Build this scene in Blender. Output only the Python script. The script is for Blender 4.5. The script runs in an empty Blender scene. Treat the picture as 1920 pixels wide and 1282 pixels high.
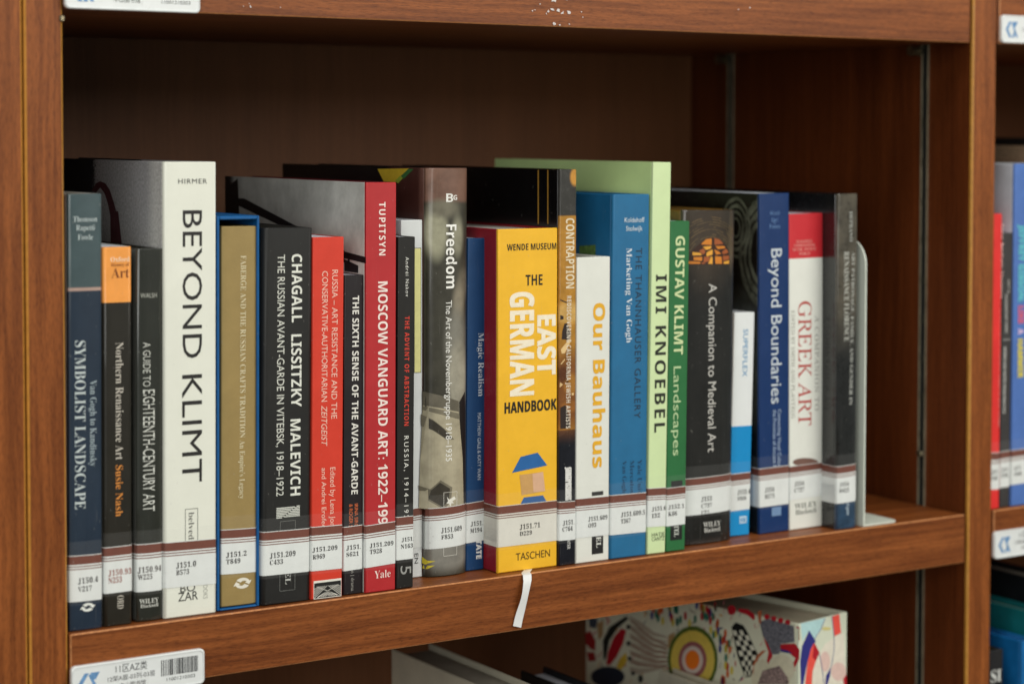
import bpy, math, random
from mathutils import Vector, Matrix
random.seed(7)
C = bpy.data.collections.new("library_shelf"); bpy.context.scene.collection.children.link(C)
S = bpy.context.scene

# ------------------------------------------------------------------ camera
FPX, PX, PY = 3992.16, 1275.76, 428.72           # focal length and principal point, photograph pixels
RX = Vector((0.81699399, -0.02204329, 0.57622471))
RY = Vector((-0.5766306, -0.03857866, 0.81609365))
RZ = Vector((0.00424059, -0.9990124, -0.04422936))
CAM = Vector((0.0, -1.25483, 1.30))
ZS = 1.30 - 0.3036                                # top of the shelf board
cam_d = bpy.data.cameras.new("camera"); cam = bpy.data.objects.new("camera", cam_d); S.collection.objects.link(cam)
cam.matrix_world = Matrix(((RX[0], -RX[1], -RX[2], CAM[0]), (RY[0], -RY[1], -RY[2], CAM[1]),
                           (RZ[0], -RZ[1], -RZ[2], CAM[2]), (0, 0, 0, 1)))
cam_d.sensor_width = 36; cam_d.sensor_fit = 'HORIZONTAL'; cam_d.lens = FPX / 1920 * 36
cam_d.shift_x = (960 - PX) / 1920; cam_d.shift_y = (PY - 641) / 1920
cam_d.clip_start = 0.05; cam_d.clip_end = 60
cam_d.dof.use_dof = True; cam_d.dof.focus_distance = 1.425; cam_d.dof.aperture_fstop = 5.0
cam_d.dof.aperture_blades = 8
S.camera = cam

# ------------------------------------------------------------------ light
W = bpy.data.worlds.new("World"); S.world = W; W.use_nodes = True
W.node_tree.nodes["Background"].inputs[0].default_value = (0.93, 1.0, 0.93, 1)
W.node_tree.nodes["Background"].inputs[1].default_value = 0.20
def area(name, loc, target, sx, sy, power, col):
    d = bpy.data.lights.new(name, 'AREA'); d.shape = 'RECTANGLE'; d.size = sx; d.size_y = sy; d.energy = power; d.color = col
    o = bpy.data.objects.new(name, d); S.collection.objects.link(o); o.location = loc
    o.rotation_euler = (Vector(target) - Vector(loc)).to_track_quat('-Z', 'Y').to_euler()
    return o
area("ceiling_light", (0.5, -1.0, 3.0), (0.75, 0.0, 1.1), 2.6, 0.6, 22, (1.0, 0.98, 0.94))
area("left_fill_light", (-1.6, -2.6, 1.9), (0.75, 0.0, 1.1), 2.0, 1.8, 42, (1.0, 1.0, 0.96))  # invented fill, added to lift the left-facing covers, not a known window
area("aisle_light", (2.05, -2.5, 2.35), (0.75, 0.0, 1.15), 2.4, 1.5, 58, (1.0, 0.96, 0.88))
S.view_settings.view_transform = 'Standard'; S.view_settings.look = 'None'
S.view_settings.exposure = 0.0; S.view_settings.gamma = 1.0
S.render.engine = 'CYCLES'; S.cycles.use_denoising = True; S.cycles.max_bounces = 8

# ------------------------------------------------------------------ pixel rays (where a thing stands on its own plane)
def ray(px, py):
    v = Vector((px - PX, py - PY, FPX))
    return Vector((RX.dot(v), RY.dot(v), RZ.dot(v)))
def on(px, py, axis, val):
    d = ray(px, py); t = (val - CAM[axis]) / d[axis]
    return CAM + d * t

# ------------------------------------------------------------------ materials
def lin(c):
    c = c / 255
    return c / 12.92 if c <= 0.04045 else ((c + 0.055) / 1.055) ** 2.4
def rgb(c, k=1.0): return tuple(min(0.9, lin(v) * k) for v in c) + (1,)
MC = {}
def mat(name, col, rough=0.55, var=0.06, vscale=60, bump=0.0, bscale=(400, 400, 400), coat=0.0, metal=0.0, blobs=(), spec=0.35, coat_bump=0.0, bands=()):
    """solid print or paint colour with slight wear; blobs are soft printed patches in the part's own coordinates"""
    if name in MC: return MC[name]
    m = bpy.data.materials.new(name); m.use_nodes = True; nt = m.node_tree; N = nt.nodes; L = nt.links
    b = N["Principled BSDF"]; MC[name] = m
    b.inputs["Roughness"].default_value = rough; b.inputs["Metallic"].default_value = metal
    b.inputs["Specular IOR Level"].default_value = spec
    b.inputs["Coat Weight"].default_value = coat; b.inputs["Coat Roughness"].default_value = 0.12
    tc = N.new("ShaderNodeTexCoord")
    n = N.new("ShaderNodeTexNoise"); n.inputs["Scale"].default_value = vscale; n.inputs["Detail"].default_value = 6; n.inputs["Roughness"].default_value = 0.65
    L.new(tc.outputs["Object"], n.inputs["Vector"])
    def rnode(v):
        r = N.new("ShaderNodeRGB"); r.outputs[0].default_value = v; return r.outputs[0]
    cur = rnode(rgb(col))
    sep = N.new("ShaderNodeSeparateXYZ"); L.new(tc.outputs["Object"], sep.inputs[0])
    def mth(op, a, bb=None, cc=None):
        q = N.new("ShaderNodeMath"); q.operation = op
        for i, v in enumerate((a, bb, cc)):
            if v is None: continue
            if isinstance(v, (int, float)): q.inputs[i].default_value = v
            else: L.new(v, q.inputs[i])
        return q.outputs[0]
    for bl in bands:      # (z_low, z_high, colour, softness)  horizontal fields of print
        z0, z1, c2, sf = bl
        a = N.new("ShaderNodeMapRange"); a.interpolation_type = 'SMOOTHSTEP'
        a.inputs[1].default_value = z0 - sf; a.inputs[2].default_value = z0 + sf; L.new(sep.outputs[2], a.inputs[0])
        d = N.new("ShaderNodeMapRange"); d.interpolation_type = 'SMOOTHSTEP'
        d.inputs[1].default_value = z1 - sf; d.inputs[2].default_value = z1 + sf; L.new(sep.outputs[2], d.inputs[0])
        f = mth('SUBTRACT', a.outputs[0], d.outputs[0])
        mx = N.new("ShaderNodeMix"); mx.data_type = 'RGBA'; L.new(f, mx.inputs[0]); L.new(cur, mx.inputs[6]); mx.inputs[7].default_value = rgb(c2); cur = mx.outputs[2]
    for bl in blobs:      # (axis, u, z, ru, rz, soft, colour, rot, ring)
        ax, u, z, ru, rz, soft, c2 = bl[:7]; rot = bl[7] if len(bl) > 7 else 0; ring = bl[8] if len(bl) > 8 else 0
        U = mth('SUBTRACT', sep.outputs[ax], u); Z = mth('SUBTRACT', sep.outputs[2], z)
        cs, sn = math.cos(rot), math.sin(rot)
        a = mth('DIVIDE', mth('ADD', mth('MULTIPLY', U, cs), mth('MULTIPLY', Z, sn)), ru)
        c = mth('DIVIDE', mth('SUBTRACT', mth('MULTIPLY', Z, cs), mth('MULTIPLY', U, sn)), rz)
        r = mth('SQRT', mth('ADD', mth('MULTIPLY', a, a), mth('MULTIPLY', c, c)))
        if ring: r = mth('DIVIDE', mth('ABSOLUTE', mth('SUBTRACT', mth('ADD', r, mth('MULTIPLY', mth('SUBTRACT', n.outputs['Fac'], 0.5), 0.3)), 1.0)), ring)
        r = mth('ADD', r, mth('MULTIPLY', mth('SUBTRACT', n.outputs["Fac"], 0.5), 0.35))
        mr = N.new("ShaderNodeMapRange"); mr.interpolation_type = 'SMOOTHSTEP'
        mr.inputs[1].default_value = 1 - soft; mr.inputs[2].default_value = 1 + soft; mr.inputs[3].default_value = 1; mr.inputs[4].default_value = 0
        L.new(r, mr.inputs[0])
        mx = N.new("ShaderNodeMix"); mx.data_type = 'RGBA'; L.new(mr.outputs[0], mx.inputs[0]); L.new(cur, mx.inputs[6]); mx.inputs[7].default_value = rgb(c2); cur = mx.outputs[2]
    if not name.startswith("ink_"):      # rubbed specks and faint scratches
        for scl, lo, hi, amt in (((520, 520, 300), 0.69, 0.75, 0.30), ((1100, 1100, 26), 0.68, 0.76, 0.16)):
            mp = N.new("ShaderNodeMapping"); mp.inputs["Scale"].default_value = scl; L.new(tc.outputs["Object"], mp.inputs[0])
            sn = N.new("ShaderNodeTexNoise"); sn.inputs["Scale"].default_value = 1; sn.inputs["Detail"].default_value = 3; L.new(mp.outputs[0], sn.inputs["Vector"])
            sr = N.new("ShaderNodeMapRange"); sr.inputs[1].default_value = lo; sr.inputs[2].default_value = hi; sr.inputs[4].default_value = amt; L.new(sn.outputs["Fac"], sr.inputs[0])
            mx = N.new("ShaderNodeMix"); mx.data_type = 'RGBA'; L.new(sr.outputs[0], mx.inputs[0]); L.new(cur, mx.inputs[6]); mx.inputs[7].default_value = (0.34, 0.33, 0.30, 1); cur = mx.outputs[2]
    hs = N.new("ShaderNodeHueSaturation"); L.new(cur, hs.inputs["Color"])
    mr = N.new("ShaderNodeMapRange"); mr.inputs[1].default_value = 0.3; mr.inputs[2].default_value = 0.7
    mr.inputs[3].default_value = 1 - var * 2; mr.inputs[4].default_value = 1 + var; L.new(n.outputs["Fac"], mr.inputs[0])
    L.new(mr.outputs[0], hs.inputs["Value"]); L.new(hs.outputs[0], b.inputs["Base Color"])
    m2 = N.new("ShaderNodeMapRange"); m2.inputs[3].default_value = max(0.03, rough - 0.08); m2.inputs[4].default_value = rough + 0.1
    L.new(n.outputs["Fac"], m2.inputs[0]); L.new(m2.outputs[0], b.inputs["Roughness"])
    if bump:
        mp = N.new("ShaderNodeMapping"); mp.inputs["Scale"].default_value = bscale; L.new(tc.outputs["Object"], mp.inputs[0])
        n2 = N.new("ShaderNodeTexNoise"); n2.inputs["Scale"].default_value = 1; n2.inputs["Detail"].default_value = 4; L.new(mp.outputs[0], n2.inputs["Vector"])
        bp = N.new("ShaderNodeBump"); bp.inputs["Strength"].default_value = bump; bp.inputs["Distance"].default_value = 0.001
        L.new(n2.outputs["Fac"], bp.inputs["Height"]); L.new(bp.outputs[0], b.inputs["Normal"])
    if coat_bump:         # crinkled clear jacket
        mp = N.new("ShaderNodeMapping"); mp.inputs["Scale"].default_value = (160, 160, 5); L.new(tc.outputs["Object"], mp.inputs[0])
        n2 = N.new("ShaderNodeTexNoise"); n2.inputs["Scale"].default_value = 1; n2.inputs["Detail"].default_value = 3; L.new(mp.outputs[0], n2.inputs["Vector"])
        bp = N.new("ShaderNodeBump"); bp.inputs["Strength"].default_value = coat_bump; bp.inputs["Distance"].default_value = 0.002
        L.new(n2.outputs["Fac"], bp.inputs["Height"]); L.new(bp.outputs[0], b.inputs["Coat Normal"])
    return m

def wood(name, a, b_, axis, dark=(60, 28, 14), rough=0.42, off=0.0, grainy=1.0):
    m = bpy.data.materials.new(name); m.use_nodes = True; nt = m.node_tree; N = nt.nodes; L = nt.links
    b = N["Principled BSDF"]; tc = N.new("ShaderNodeTexCoord")
    wm = N.new("ShaderNodeMapping"); v_ = [14] * 3; v_[axis] = 7; wm.inputs["Scale"].default_value = v_; L.new(tc.outputs["Object"], wm.inputs[0])
    wn = N.new("ShaderNodeTexNoise"); wn.inputs["Scale"].default_value = 1; wn.inputs["Detail"].default_value = 3; L.new(wm.outputs[0], wn.inputs["Vector"])
    warp = N.new("ShaderNodeVectorMath"); warp.operation = 'MULTIPLY_ADD'; L.new(wn.outputs["Color"], warp.inputs[0]); warp.inputs[1].default_value = (0.010,) * 3; L.new(tc.outputs["Object"], warp.inputs[2])
    def noise(sc, det, dist=0.0, ro=0.6):
        mp = N.new("ShaderNodeMapping"); mp.inputs["Scale"].default_value = sc; mp.inputs["Location"].default_value = (off, off * 1.7, off * 2.3)
        L.new(warp.outputs[0], mp.inputs[0])
        n = N.new("ShaderNodeTexNoise"); n.inputs["Scale"].default_value = 1; n.inputs["Detail"].default_value = det
        n.inputs["Distortion"].default_value = dist; n.inputs["Roughness"].default_value = ro; L.new(mp.outputs[0], n.inputs["Vector"]); return n.outputs["Fac"]
    def sc(al, ac):
        v = [ac] * 3; v[axis] = al; return tuple(v)
    broad = noise(sc(2.2, 60), 3, 0.4)
    streak = noise(sc(9, 330), 5, 0.3)
    fibre = noise(sc(190, 1500), 3, 0.2)
    def ramp(src, p0, c0, p1, c1):
        r = N.new("ShaderNodeValToRGB"); r.color_ramp.elements[0].position = p0; r.color_ramp.elements[1].position = p1
        r.color_ramp.elements[0].color = c0; r.color_ramp.elements[1].color = c1; L.new(src, r.inputs[0]); return r.outputs[0]
    def mix(fac, x, y, mode='MIX'):
        q = N.new("ShaderNodeMix"); q.data_type = 'RGBA'; q.blend_type = mode
        if isinstance(fac, float): q.inputs[0].default_value = fac
        else: L.new(fac, q.inputs[0])
        for i, v in ((6, x), (7, y)):
            if isinstance(v, tuple): q.inputs[i].default_value = v
            else: L.new(v, q.inputs[i])
        return q.outputs[2]
    base = ramp(broad, 0.30, rgb(a), 0.70, rgb(b_))
    s2 = ramp(streak, 0.38, (0.60, 0.53, 0.48, 1), 0.60, (1.16, 1.16, 1.16, 1))
    f2 = ramp(fibre, 0.33, (0.55, 0.5, 0.48, 1), 0.52, (1.06, 1.06, 1.06, 1))
    c = mix(0.72 * grainy, base, s2, 'MULTIPLY'); c = mix(0.75 * grainy, c, f2, 'MULTIPLY')
    L.new(c, b.inputs["Base Color"])
    b.inputs["Roughness"].default_value = rough; b.inputs["Specular IOR Level"].default_value = 0.25
    bp = N.new("ShaderNodeBump"); bp.inputs["Strength"].default_value = 0.15; bp.inputs["Distance"].default_value = 0.0006
    L.new(fibre, bp.inputs["Height"]); L.new(bp.outputs[0], b.inputs["Normal"])
    return m

WH = wood("laminate_grain_across", (114, 61, 26), (140, 80, 38), 0)
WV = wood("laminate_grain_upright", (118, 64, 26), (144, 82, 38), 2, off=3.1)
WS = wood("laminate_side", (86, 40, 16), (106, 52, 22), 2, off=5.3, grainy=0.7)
WB = wood("laminate_back", (118, 77, 50), (126, 82, 53), 2, off=8.7, rough=0.5, grainy=0.3)
GOLD = mat("edge_band_glue_line", (196, 138, 58), 0.4, 0.1, 200)
TAN = mat("worn_edge", (190, 128, 80), 0.45, 0.18, 300)
ALU = mat("brushed_aluminium", (148, 138, 116), 0.35, 0.2, 60, metal=0.15)
RUNG = mat('dull_steel', (62, 62, 56), 0.5, .2, 100, metal=.5)
DARK = mat("rail_recess", (28, 30, 30), 0.6)
STEEL = mat("zinc_pin", (150, 140, 115), 0.3, 0.1, 100, metal=0.9)

# ------------------------------------------------------------------ mesh helpers
def tag(o, label, cat, group=None, kind=None):
    if label: o["label"] = label
    if cat: o["category"] = cat
    if group: o["group"] = group
    if kind: o["kind"] = kind
    return o
def empty(name, loc=(0, 0, 0)):
    o = bpy.data.objects.new(name, None); o.empty_display_size = 0.02; C.objects.link(o); o.location = loc; return o
class MB:
    def __init__(s): s.v = []; s.f = []; s.m = []
    def quad(s, pts, mi=0):
        i = len(s.v); s.v += [tuple(p) for p in pts]; s.f.append(tuple(range(i, i + len(pts)))); s.m.append(mi)
    def box(s, lo, hi, mi=0, bev=0.0, fm=None, bm=None):
        """box; with bev its edges are chamfered (chamfers take material bm); fm: material per face -x+x-y+y-z+z"""
        fm = fm or [mi] * 6; bm = mi if bm is None else bm
        x0, y0, z0 = lo; x1, y1, z1 = hi; b = bev
        if b <= 0:
            P = [(x0, y0, z0), (x1, y0, z0), (x1, y1, z0), (x0, y1, z0), (x0, y0, z1), (x1, y0, z1), (x1, y1, z1), (x0, y1, z1)]
            i = len(s.v); s.v += P
            for k, f in enumerate(((0, 4, 7, 3), (1, 2, 6, 5), (0, 1, 5, 4), (3, 7, 6, 2), (0, 3, 2, 1), (4, 5, 6, 7))):
                s.f.append(tuple(i + j for j in f)); s.m.append(fm[k])
            return
        idx = {}
        for ix, (X, sx) in enumerate(((x0, 1), (x1, -1))):
            for iy, (Y, sy) in enumerate(((y0, 1), (y1, -1))):
                for iz, (Z, sz) in enumerate(((z0, 1), (z1, -1))):
                    idx[ix, iy, iz, 0] = len(s.v); s.v.append((X, Y + sy * b, Z + sz * b))
                    idx[ix, iy, iz, 1] = len(s.v); s.v.append((X + sx * b, Y, Z + sz * b))
                    idx[ix, iy, iz, 2] = len(s.v); s.v.append((X + sx * b, Y + sy * b, Z))
        def F(l, m): s.f.append(tuple(l)); s.m.append(m)
        for a in range(2):
            q = [idx[a, 0, 0, 0], idx[a, 0, 1, 0], idx[a, 1, 1, 0], idx[a, 1, 0, 0]]; F(q if a == 0 else q[::-1], fm[a])
            q = [idx[0, a, 0, 1], idx[1, a, 0, 1], idx[1, a, 1, 1], idx[0, a, 1, 1]]; F(q if a == 0 else q[::-1], fm[2 + a])
            q = [idx[0, 0, a, 2], idx[0, 1, a, 2], idx[1, 1, a, 2], idx[1, 0, a, 2]]; F(q if a == 0 else q[::-1], fm[4 + a])
            for c in range(2):
                F([idx[a, c, 0, 0], idx[a, c, 1, 0], idx[a, c, 1, 1], idx[a, c, 0, 1]], bm)
                F([idx[a, 0, c, 0], idx[a, 1, c, 0], idx[a, 1, c, 2], idx[a, 0, c, 2]], bm)
                F([idx[0, a, c, 1], idx[1, a, c, 1], idx[1, a, c, 2], idx[0, a, c, 2]], bm)
                for d in range(2): F([idx[a, c, d, 0], idx[a, c, d, 1], idx[a, c, d, 2]], bm)
    def build(s, name, mats, parent=None, smooth=False, fix=True):
        me = bpy.data.meshes.new(name); me.from_pydata(s.v, [], s.f)
        for m in (mats if isinstance(mats, (list, tuple)) else [mats]): me.materials.append(m)
        me.polygons.foreach_set("material_index", s.m)
        if smooth:
            me.shade_smooth()
            try: me.set_sharp_from_angle(angle=math.radians(35))
            except Exception: pass
        me.update()
        o = bpy.data.objects.new(name, me); C.objects.link(o)
        if parent: o.parent = parent
        return o

# ------------------------------------------------------------------ lettering
import bmesh
def serif(t):
    o = ""
    for ch in t:
        if 'A' <= ch <= 'Z': o += chr(0x1D400 + ord(ch) - 65)
        elif 'a' <= ch <= 'z': o += chr(0x1D41A + ord(ch) - 97)
        elif '0' <= ch <= '9': o += chr(0x1D7CE + ord(ch) - 48)
        else: o += ch
    return o
def bold(t):
    o = ""
    for ch in t:
        if 'A' <= ch <= 'Z': o += chr(0x1D5D4 + ord(ch) - 65)
        elif 'a' <= ch <= 'z': o += chr(0x1D5EE + ord(ch) - 97)
        elif '0' <= ch <= '9': o += chr(0x1D7EC + ord(ch) - 48)
        else: o += ch
    return o
def roman(t):                                    # light serif capitals: the slanted face set upright again
    return "".join(chr(0x1D434 + ord(ch) - 65) if 'A' <= ch <= 'Z' else ch for ch in t)
def mono(t):
    o = ""
    for ch in t:
        if 'A' <= ch <= 'Z': o += chr(0x1D670 + ord(ch) - 65)
        elif 'a' <= ch <= 'z': o += chr(0x1D68A + ord(ch) - 97)
        elif '0' <= ch <= '9': o += chr(0x1D7F6 + ord(ch) - 48)
        else: o += ch
    return o
TC = {}
def glyphs(text, style="sans", weight=0.0, shear=0.0, spacing=1.0):
    if style == "sans" and weight >= 0.02: style = "bold"
    if style == "serif" and weight < -0.013 and text.upper() == text: style = "roman"
    weight = max(-0.008, min(0, weight)) if style in ("serif",) else 0.0
    if style == "roman": shear = -0.24
    key = (text, style, weight, shear, spacing)
    if key in TC: return TC[key]
    cu = bpy.data.curves.new("lettering", 'FONT')
    cu.body = serif(text) if style == "serif" else mono(text) if style == "mono" else bold(text) if style == "bold" else roman(text) if style == "roman" else text
    cu.size = 1; cu.resolution_u = 3; cu.offset = weight; cu.shear = shear; cu.space_character = spacing
    cu.fill_mode = 'FRONT'
    ob = bpy.data.objects.new("lettering", cu); S.collection.objects.link(ob)
    dg = bpy.context.evaluated_depsgraph_get()
    me = ob.evaluated_get(dg).to_mesh()
    V = [(v.co.x, v.co.y) for v in me.vertices]; F = [tuple(p.vertices) for p in me.polygons]
    ob.evaluated_get(dg).to_mesh_clear(); bpy.data.objects.remove(ob); bpy.data.curves.remove(cu)
    TC[key] = (V, F); return TC[key]
CAP = {}
def caph(style, weight):
    k = (style, weight)
    if k not in CAP:
        V, F = glyphs("H", style, weight); ys = [v[1] for v in V]; CAP[k] = (min(ys), max(ys))
    return CAP[k]

# ================================================================== THE BOOKCASE
XL, XR, DEP, TH = 0.4338, 1.1710, 0.3870, 0.0385
ZT = 1.30 + 0.0738                                # underside of the board above
Z0, Z1 = 0.02, 2.05
case = empty("bookcase", (0.78, 0.2, 0)); tag(case, "reddish brown laminate bookcase bay holding the row of art books", "bookcase")
case.location = (0, 0, 0)
def upright(x0, x1, parent):
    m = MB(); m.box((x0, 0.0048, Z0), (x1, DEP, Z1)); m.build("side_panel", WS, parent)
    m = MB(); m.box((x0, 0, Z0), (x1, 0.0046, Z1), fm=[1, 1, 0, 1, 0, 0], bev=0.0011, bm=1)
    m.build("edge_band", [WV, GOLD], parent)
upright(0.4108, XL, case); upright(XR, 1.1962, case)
def board(x0, x1, ztop, parent, n=1):
    m = MB(); m.box((x0, 0.0012, ztop - TH), (x1, DEP, ztop), bev=0.0006)
    s = m.build("shelf_board", WH, parent)
    m = MB(); m.box((x0, -0.0012, ztop - TH - 0.0002), (x1, 0.001, ztop + 0.0002), bev=0.0008, bm=1)
    m.build("edge_band", [WH, TAN], s)
    return s
for z in (ZS, ZT + TH, ZS - 0.4155): board(XL + 0.0012, 1.1662, z, case)
m = MB(); m.box((XL - 0.01, DEP + 0.0005, Z0), (XR + 0.01, DEP + 0.012, Z1)); m.build("back_panel", WB, case)
def rail(y, x, side, parent, pins=()):
    """slotted standard let into a side panel"""
    m = MB(); s = side
    def bx(ya, yb, xa, xb, za=Z0 + 0.05, zb=Z1 - 0.05, mi=0):
        xs = sorted((x - s * xa, x - s * xb)); m.box((xs[0], ya, za), (xs[1], yb, zb), mi)
    bx(y - 0.0038, y - 0.0035, 0.0001, 0.0018); bx(y + 0.0032, y + 0.0040, 0.0001, 0.0020)
    bx(y - 0.0035, y + 0.0032, 0.0001, 0.0006, mi=1)
    o = m.build("shelf_rail", [ALU, DARK], parent)
    m = MB()
    z = Z0 + 0.07
    while z < Z1 - 0.08:
        xs = sorted((x - s * 0.0006, x - s * 0.0013)); m.box((xs[0], y - 0.0033, z), (xs[1], y + 0.0030, z + 0.007)); z += 0.032
    q = m.build("rail_rung", RUNG, o); q["kind"] = "stuff"
    return o
def pin(y, z, x, side, parent):
    m = MB(); s = side
    n = 12
    for (xa, xb, r) in ((0.002, 0.005, 0.0042), (0.005, 0.0095, 0.0026), (0.0095, 0.0125, 0.0042)):
        A = [(x - s * xa, y + r * math.cos(2 * math.pi * k / n), z + r * math.sin(2 * math.pi * k / n)) for k in range(n)]
        B = [(x - s * xb, p[1], p[2]) for p in A]
        for k in range(n): m.quad((A[k], A[(k + 1) % n], B[(k + 1) % n], B[k]))
        m.quad(A); m.quad(B[::-1])
    return m.build("shelf_pin", STEEL, parent, smooth=True)
for y in (0.0560, 0.3230):
    rail(y, XR, 1, case); rail(y, XL, -1, case)
    for zz in (ZS + 0.040,):
        m = MB(); m.box((XR - 0.0045, y - 0.0036, zz), (XR - 0.0014, y + 0.0036, zz + 0.004), bev=.0008)
        if y < .1: m.build("rail_clip", STEEL, case)
    for zz in (ZT, ZS - TH):
        for x, s in ((XR, 1), (XL, -1)): pin(y + 0.006, zz - 0.0050, x, s, case)
m = MB(); m.box((XL - 0.002, -0.0015, 1.30 + 0.0655), (XL + 0.0012, 0.0028, 1.30 + 0.0695), bev=0.0008); m.build("bracket_tip", STEEL, case)
# paint flecks stuck to the board above
m = MB()
def fleck(cx, cz, r, n=7, asp=1.0, rot=0.0):
    pts = []
    for k in range(n):
        a = 2 * math.pi * k / n; rr = r * random.uniform(0.25, 1.3)
        u, v = rr * math.cos(a) * asp, rr * math.sin(a)
        pts.append((cx + u * math.cos(rot) - v * math.sin(rot), cz + u * math.sin(rot) + v * math.cos(rot)))
    f = [(p[0], -0.0017, p[1]) for p in pts]; b = [(p[0], -0.00122, p[1]) for p in pts]
    m.quad(f)
    for k in range(n): m.quad((b[k], b[(k + 1) % n], f[(k + 1) % n], f[k]))
for px, py, r, asp in ((998, 21, 2.6, .7), (1003, 19, 1.6, 1), (1012, 8, 1.4, 1), (1028, 22, 2.2, 1.6), (1036, 18, 3.2, 1.7), (1046, 20, 2.6, 1.6), (1054, 25, 2.8, 1.2), (1066, 24, 3.0, 1.3),
                       (1038, 2, 3.0, 1.8), (1062, 0, 1.6, 1), (1024, 26, 1.5, 1.3), (1090, 23, 1.1, 1), (1092, 33, 1.4, .7), (1039, 44, 2.8, 1.5), (1049, 47, 1.4, 1), (1067, 46, 1.6, 1.5), (456, 12, 1.4, 1.3), (469, 12, 2.6, .9), (467, 7, 1.2, 1), (525, 14, .9, 1.4), (1384, 18, .8, 1.6), (1406, 15, .8, 1.6)):
    p = on(px, py, 1, -0.0012); q = on(px + r, py, 1, -0.0012)
    fleck(p.x, p.z, (q.x - p.x), asp=asp, rot=random.uniform(-.4, .4))
m.build("paint_fleck", mat("dried_white_paint", (215, 208, 205), 0.7, 0.15, 900), case)["kind"] = "stuff"

# neighbouring bays
lc = empty("bookcase"); tag(lc, "edge of the neighbouring bookcase left of the narrow gap between uprights", "bookcase")
upright(0.3850, 0.4094, lc)
m = MB(); m.box((0.4094, 0.004, Z0), (0.4108, 0.30, Z1)); m.build("gap_filler", mat("dark_gap", (95, 60, 22), 0.7), lc)
m = MB(); m.box((0.05, 0.0012, ZS - TH), (0.3838, DEP, ZS), bev=0.0006); m.build("shelf_board", WH, lc)
m = MB(); m.box((0.05, 0.0012, ZT), (0.3838, DEP, ZT + TH), bev=0.0006); m.build("shelf_board", WH, lc)
m = MB(); m.box((0.04, DEP + 0.0005, Z0), (0.40, DEP + 0.012, Z1)); m.build("back_panel", WB, lc)
rc = empty("bookcase"); tag(rc, "bookcase bay beyond the right upright, cut off by the photo edge", "bookcase")
for z in (ZS, ZT + TH, ZS - 0.4155): board(1.1978, 1.70, z, rc)
m = MB(); m.box((1.1965, DEP + 0.0005, Z0), (1.72, DEP + 0.012, Z1)); m.build("back_panel", WB, rc)
upright(1.7015, 1.7265, rc)
m = MB(); m.box((1.70, DEP - 0.06, Z0), (1.7012, DEP, Z1)); m.build("back_cleat", WB, rc)
m = MB(); m.box((-0.6, DEP + 0.02, -0.001), (2.6, 0.9, 2.6)); m.build("wall", mat("plaster_wall", (190, 186, 176), 0.8, 0.03, 5), None); bpy.data.objects["wall"]["kind"] = "structure"
m = MB(); m.box((-4, -5, -0.05), (5, DEP + 0.019, 0.0)); m.build("floor", mat("vinyl_floor", (120, 108, 96), 0.5, 0.05, 8), None); bpy.data.objects["floor"]["kind"] = "structure"

# ================================================================== BOOKS
PAGE = mat("page_edges", (214, 206, 186), 0.75, 0.08, 40, bump=0.6, bscale=(2500, 30, 30))
PAGEW = mat("white_page_edges", (205, 212, 222), 0.75, 0.06, 40, bump=0.6, bscale=(2500, 30, 30))
LW = mat("label_paper", (222, 226, 224), 0.32, 0.03, 90, coat=0.25)
LB = mat("label_brown_band", (112, 60, 46), 0.30, 0.06, 90, coat=0.25)
LT = mat("label_print", (40, 36, 36), 0.6, 0.2, 900)
_t = bpy.data.materials.new("clear_tape"); _t.use_nodes = True
_b = _t.node_tree.nodes["Principled BSDF"]; _b.inputs["Base Color"].default_value = (0.8, 0.8, 0.78, 1); _b.inputs["Alpha"].default_value = 0.03; _b.inputs["Roughness"].default_value = 0.20
TAPE = _t
def ink(c, rough=0.5): return mat("ink_%d_%d_%d" % c, c, rough, 0.05, 200)

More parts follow.
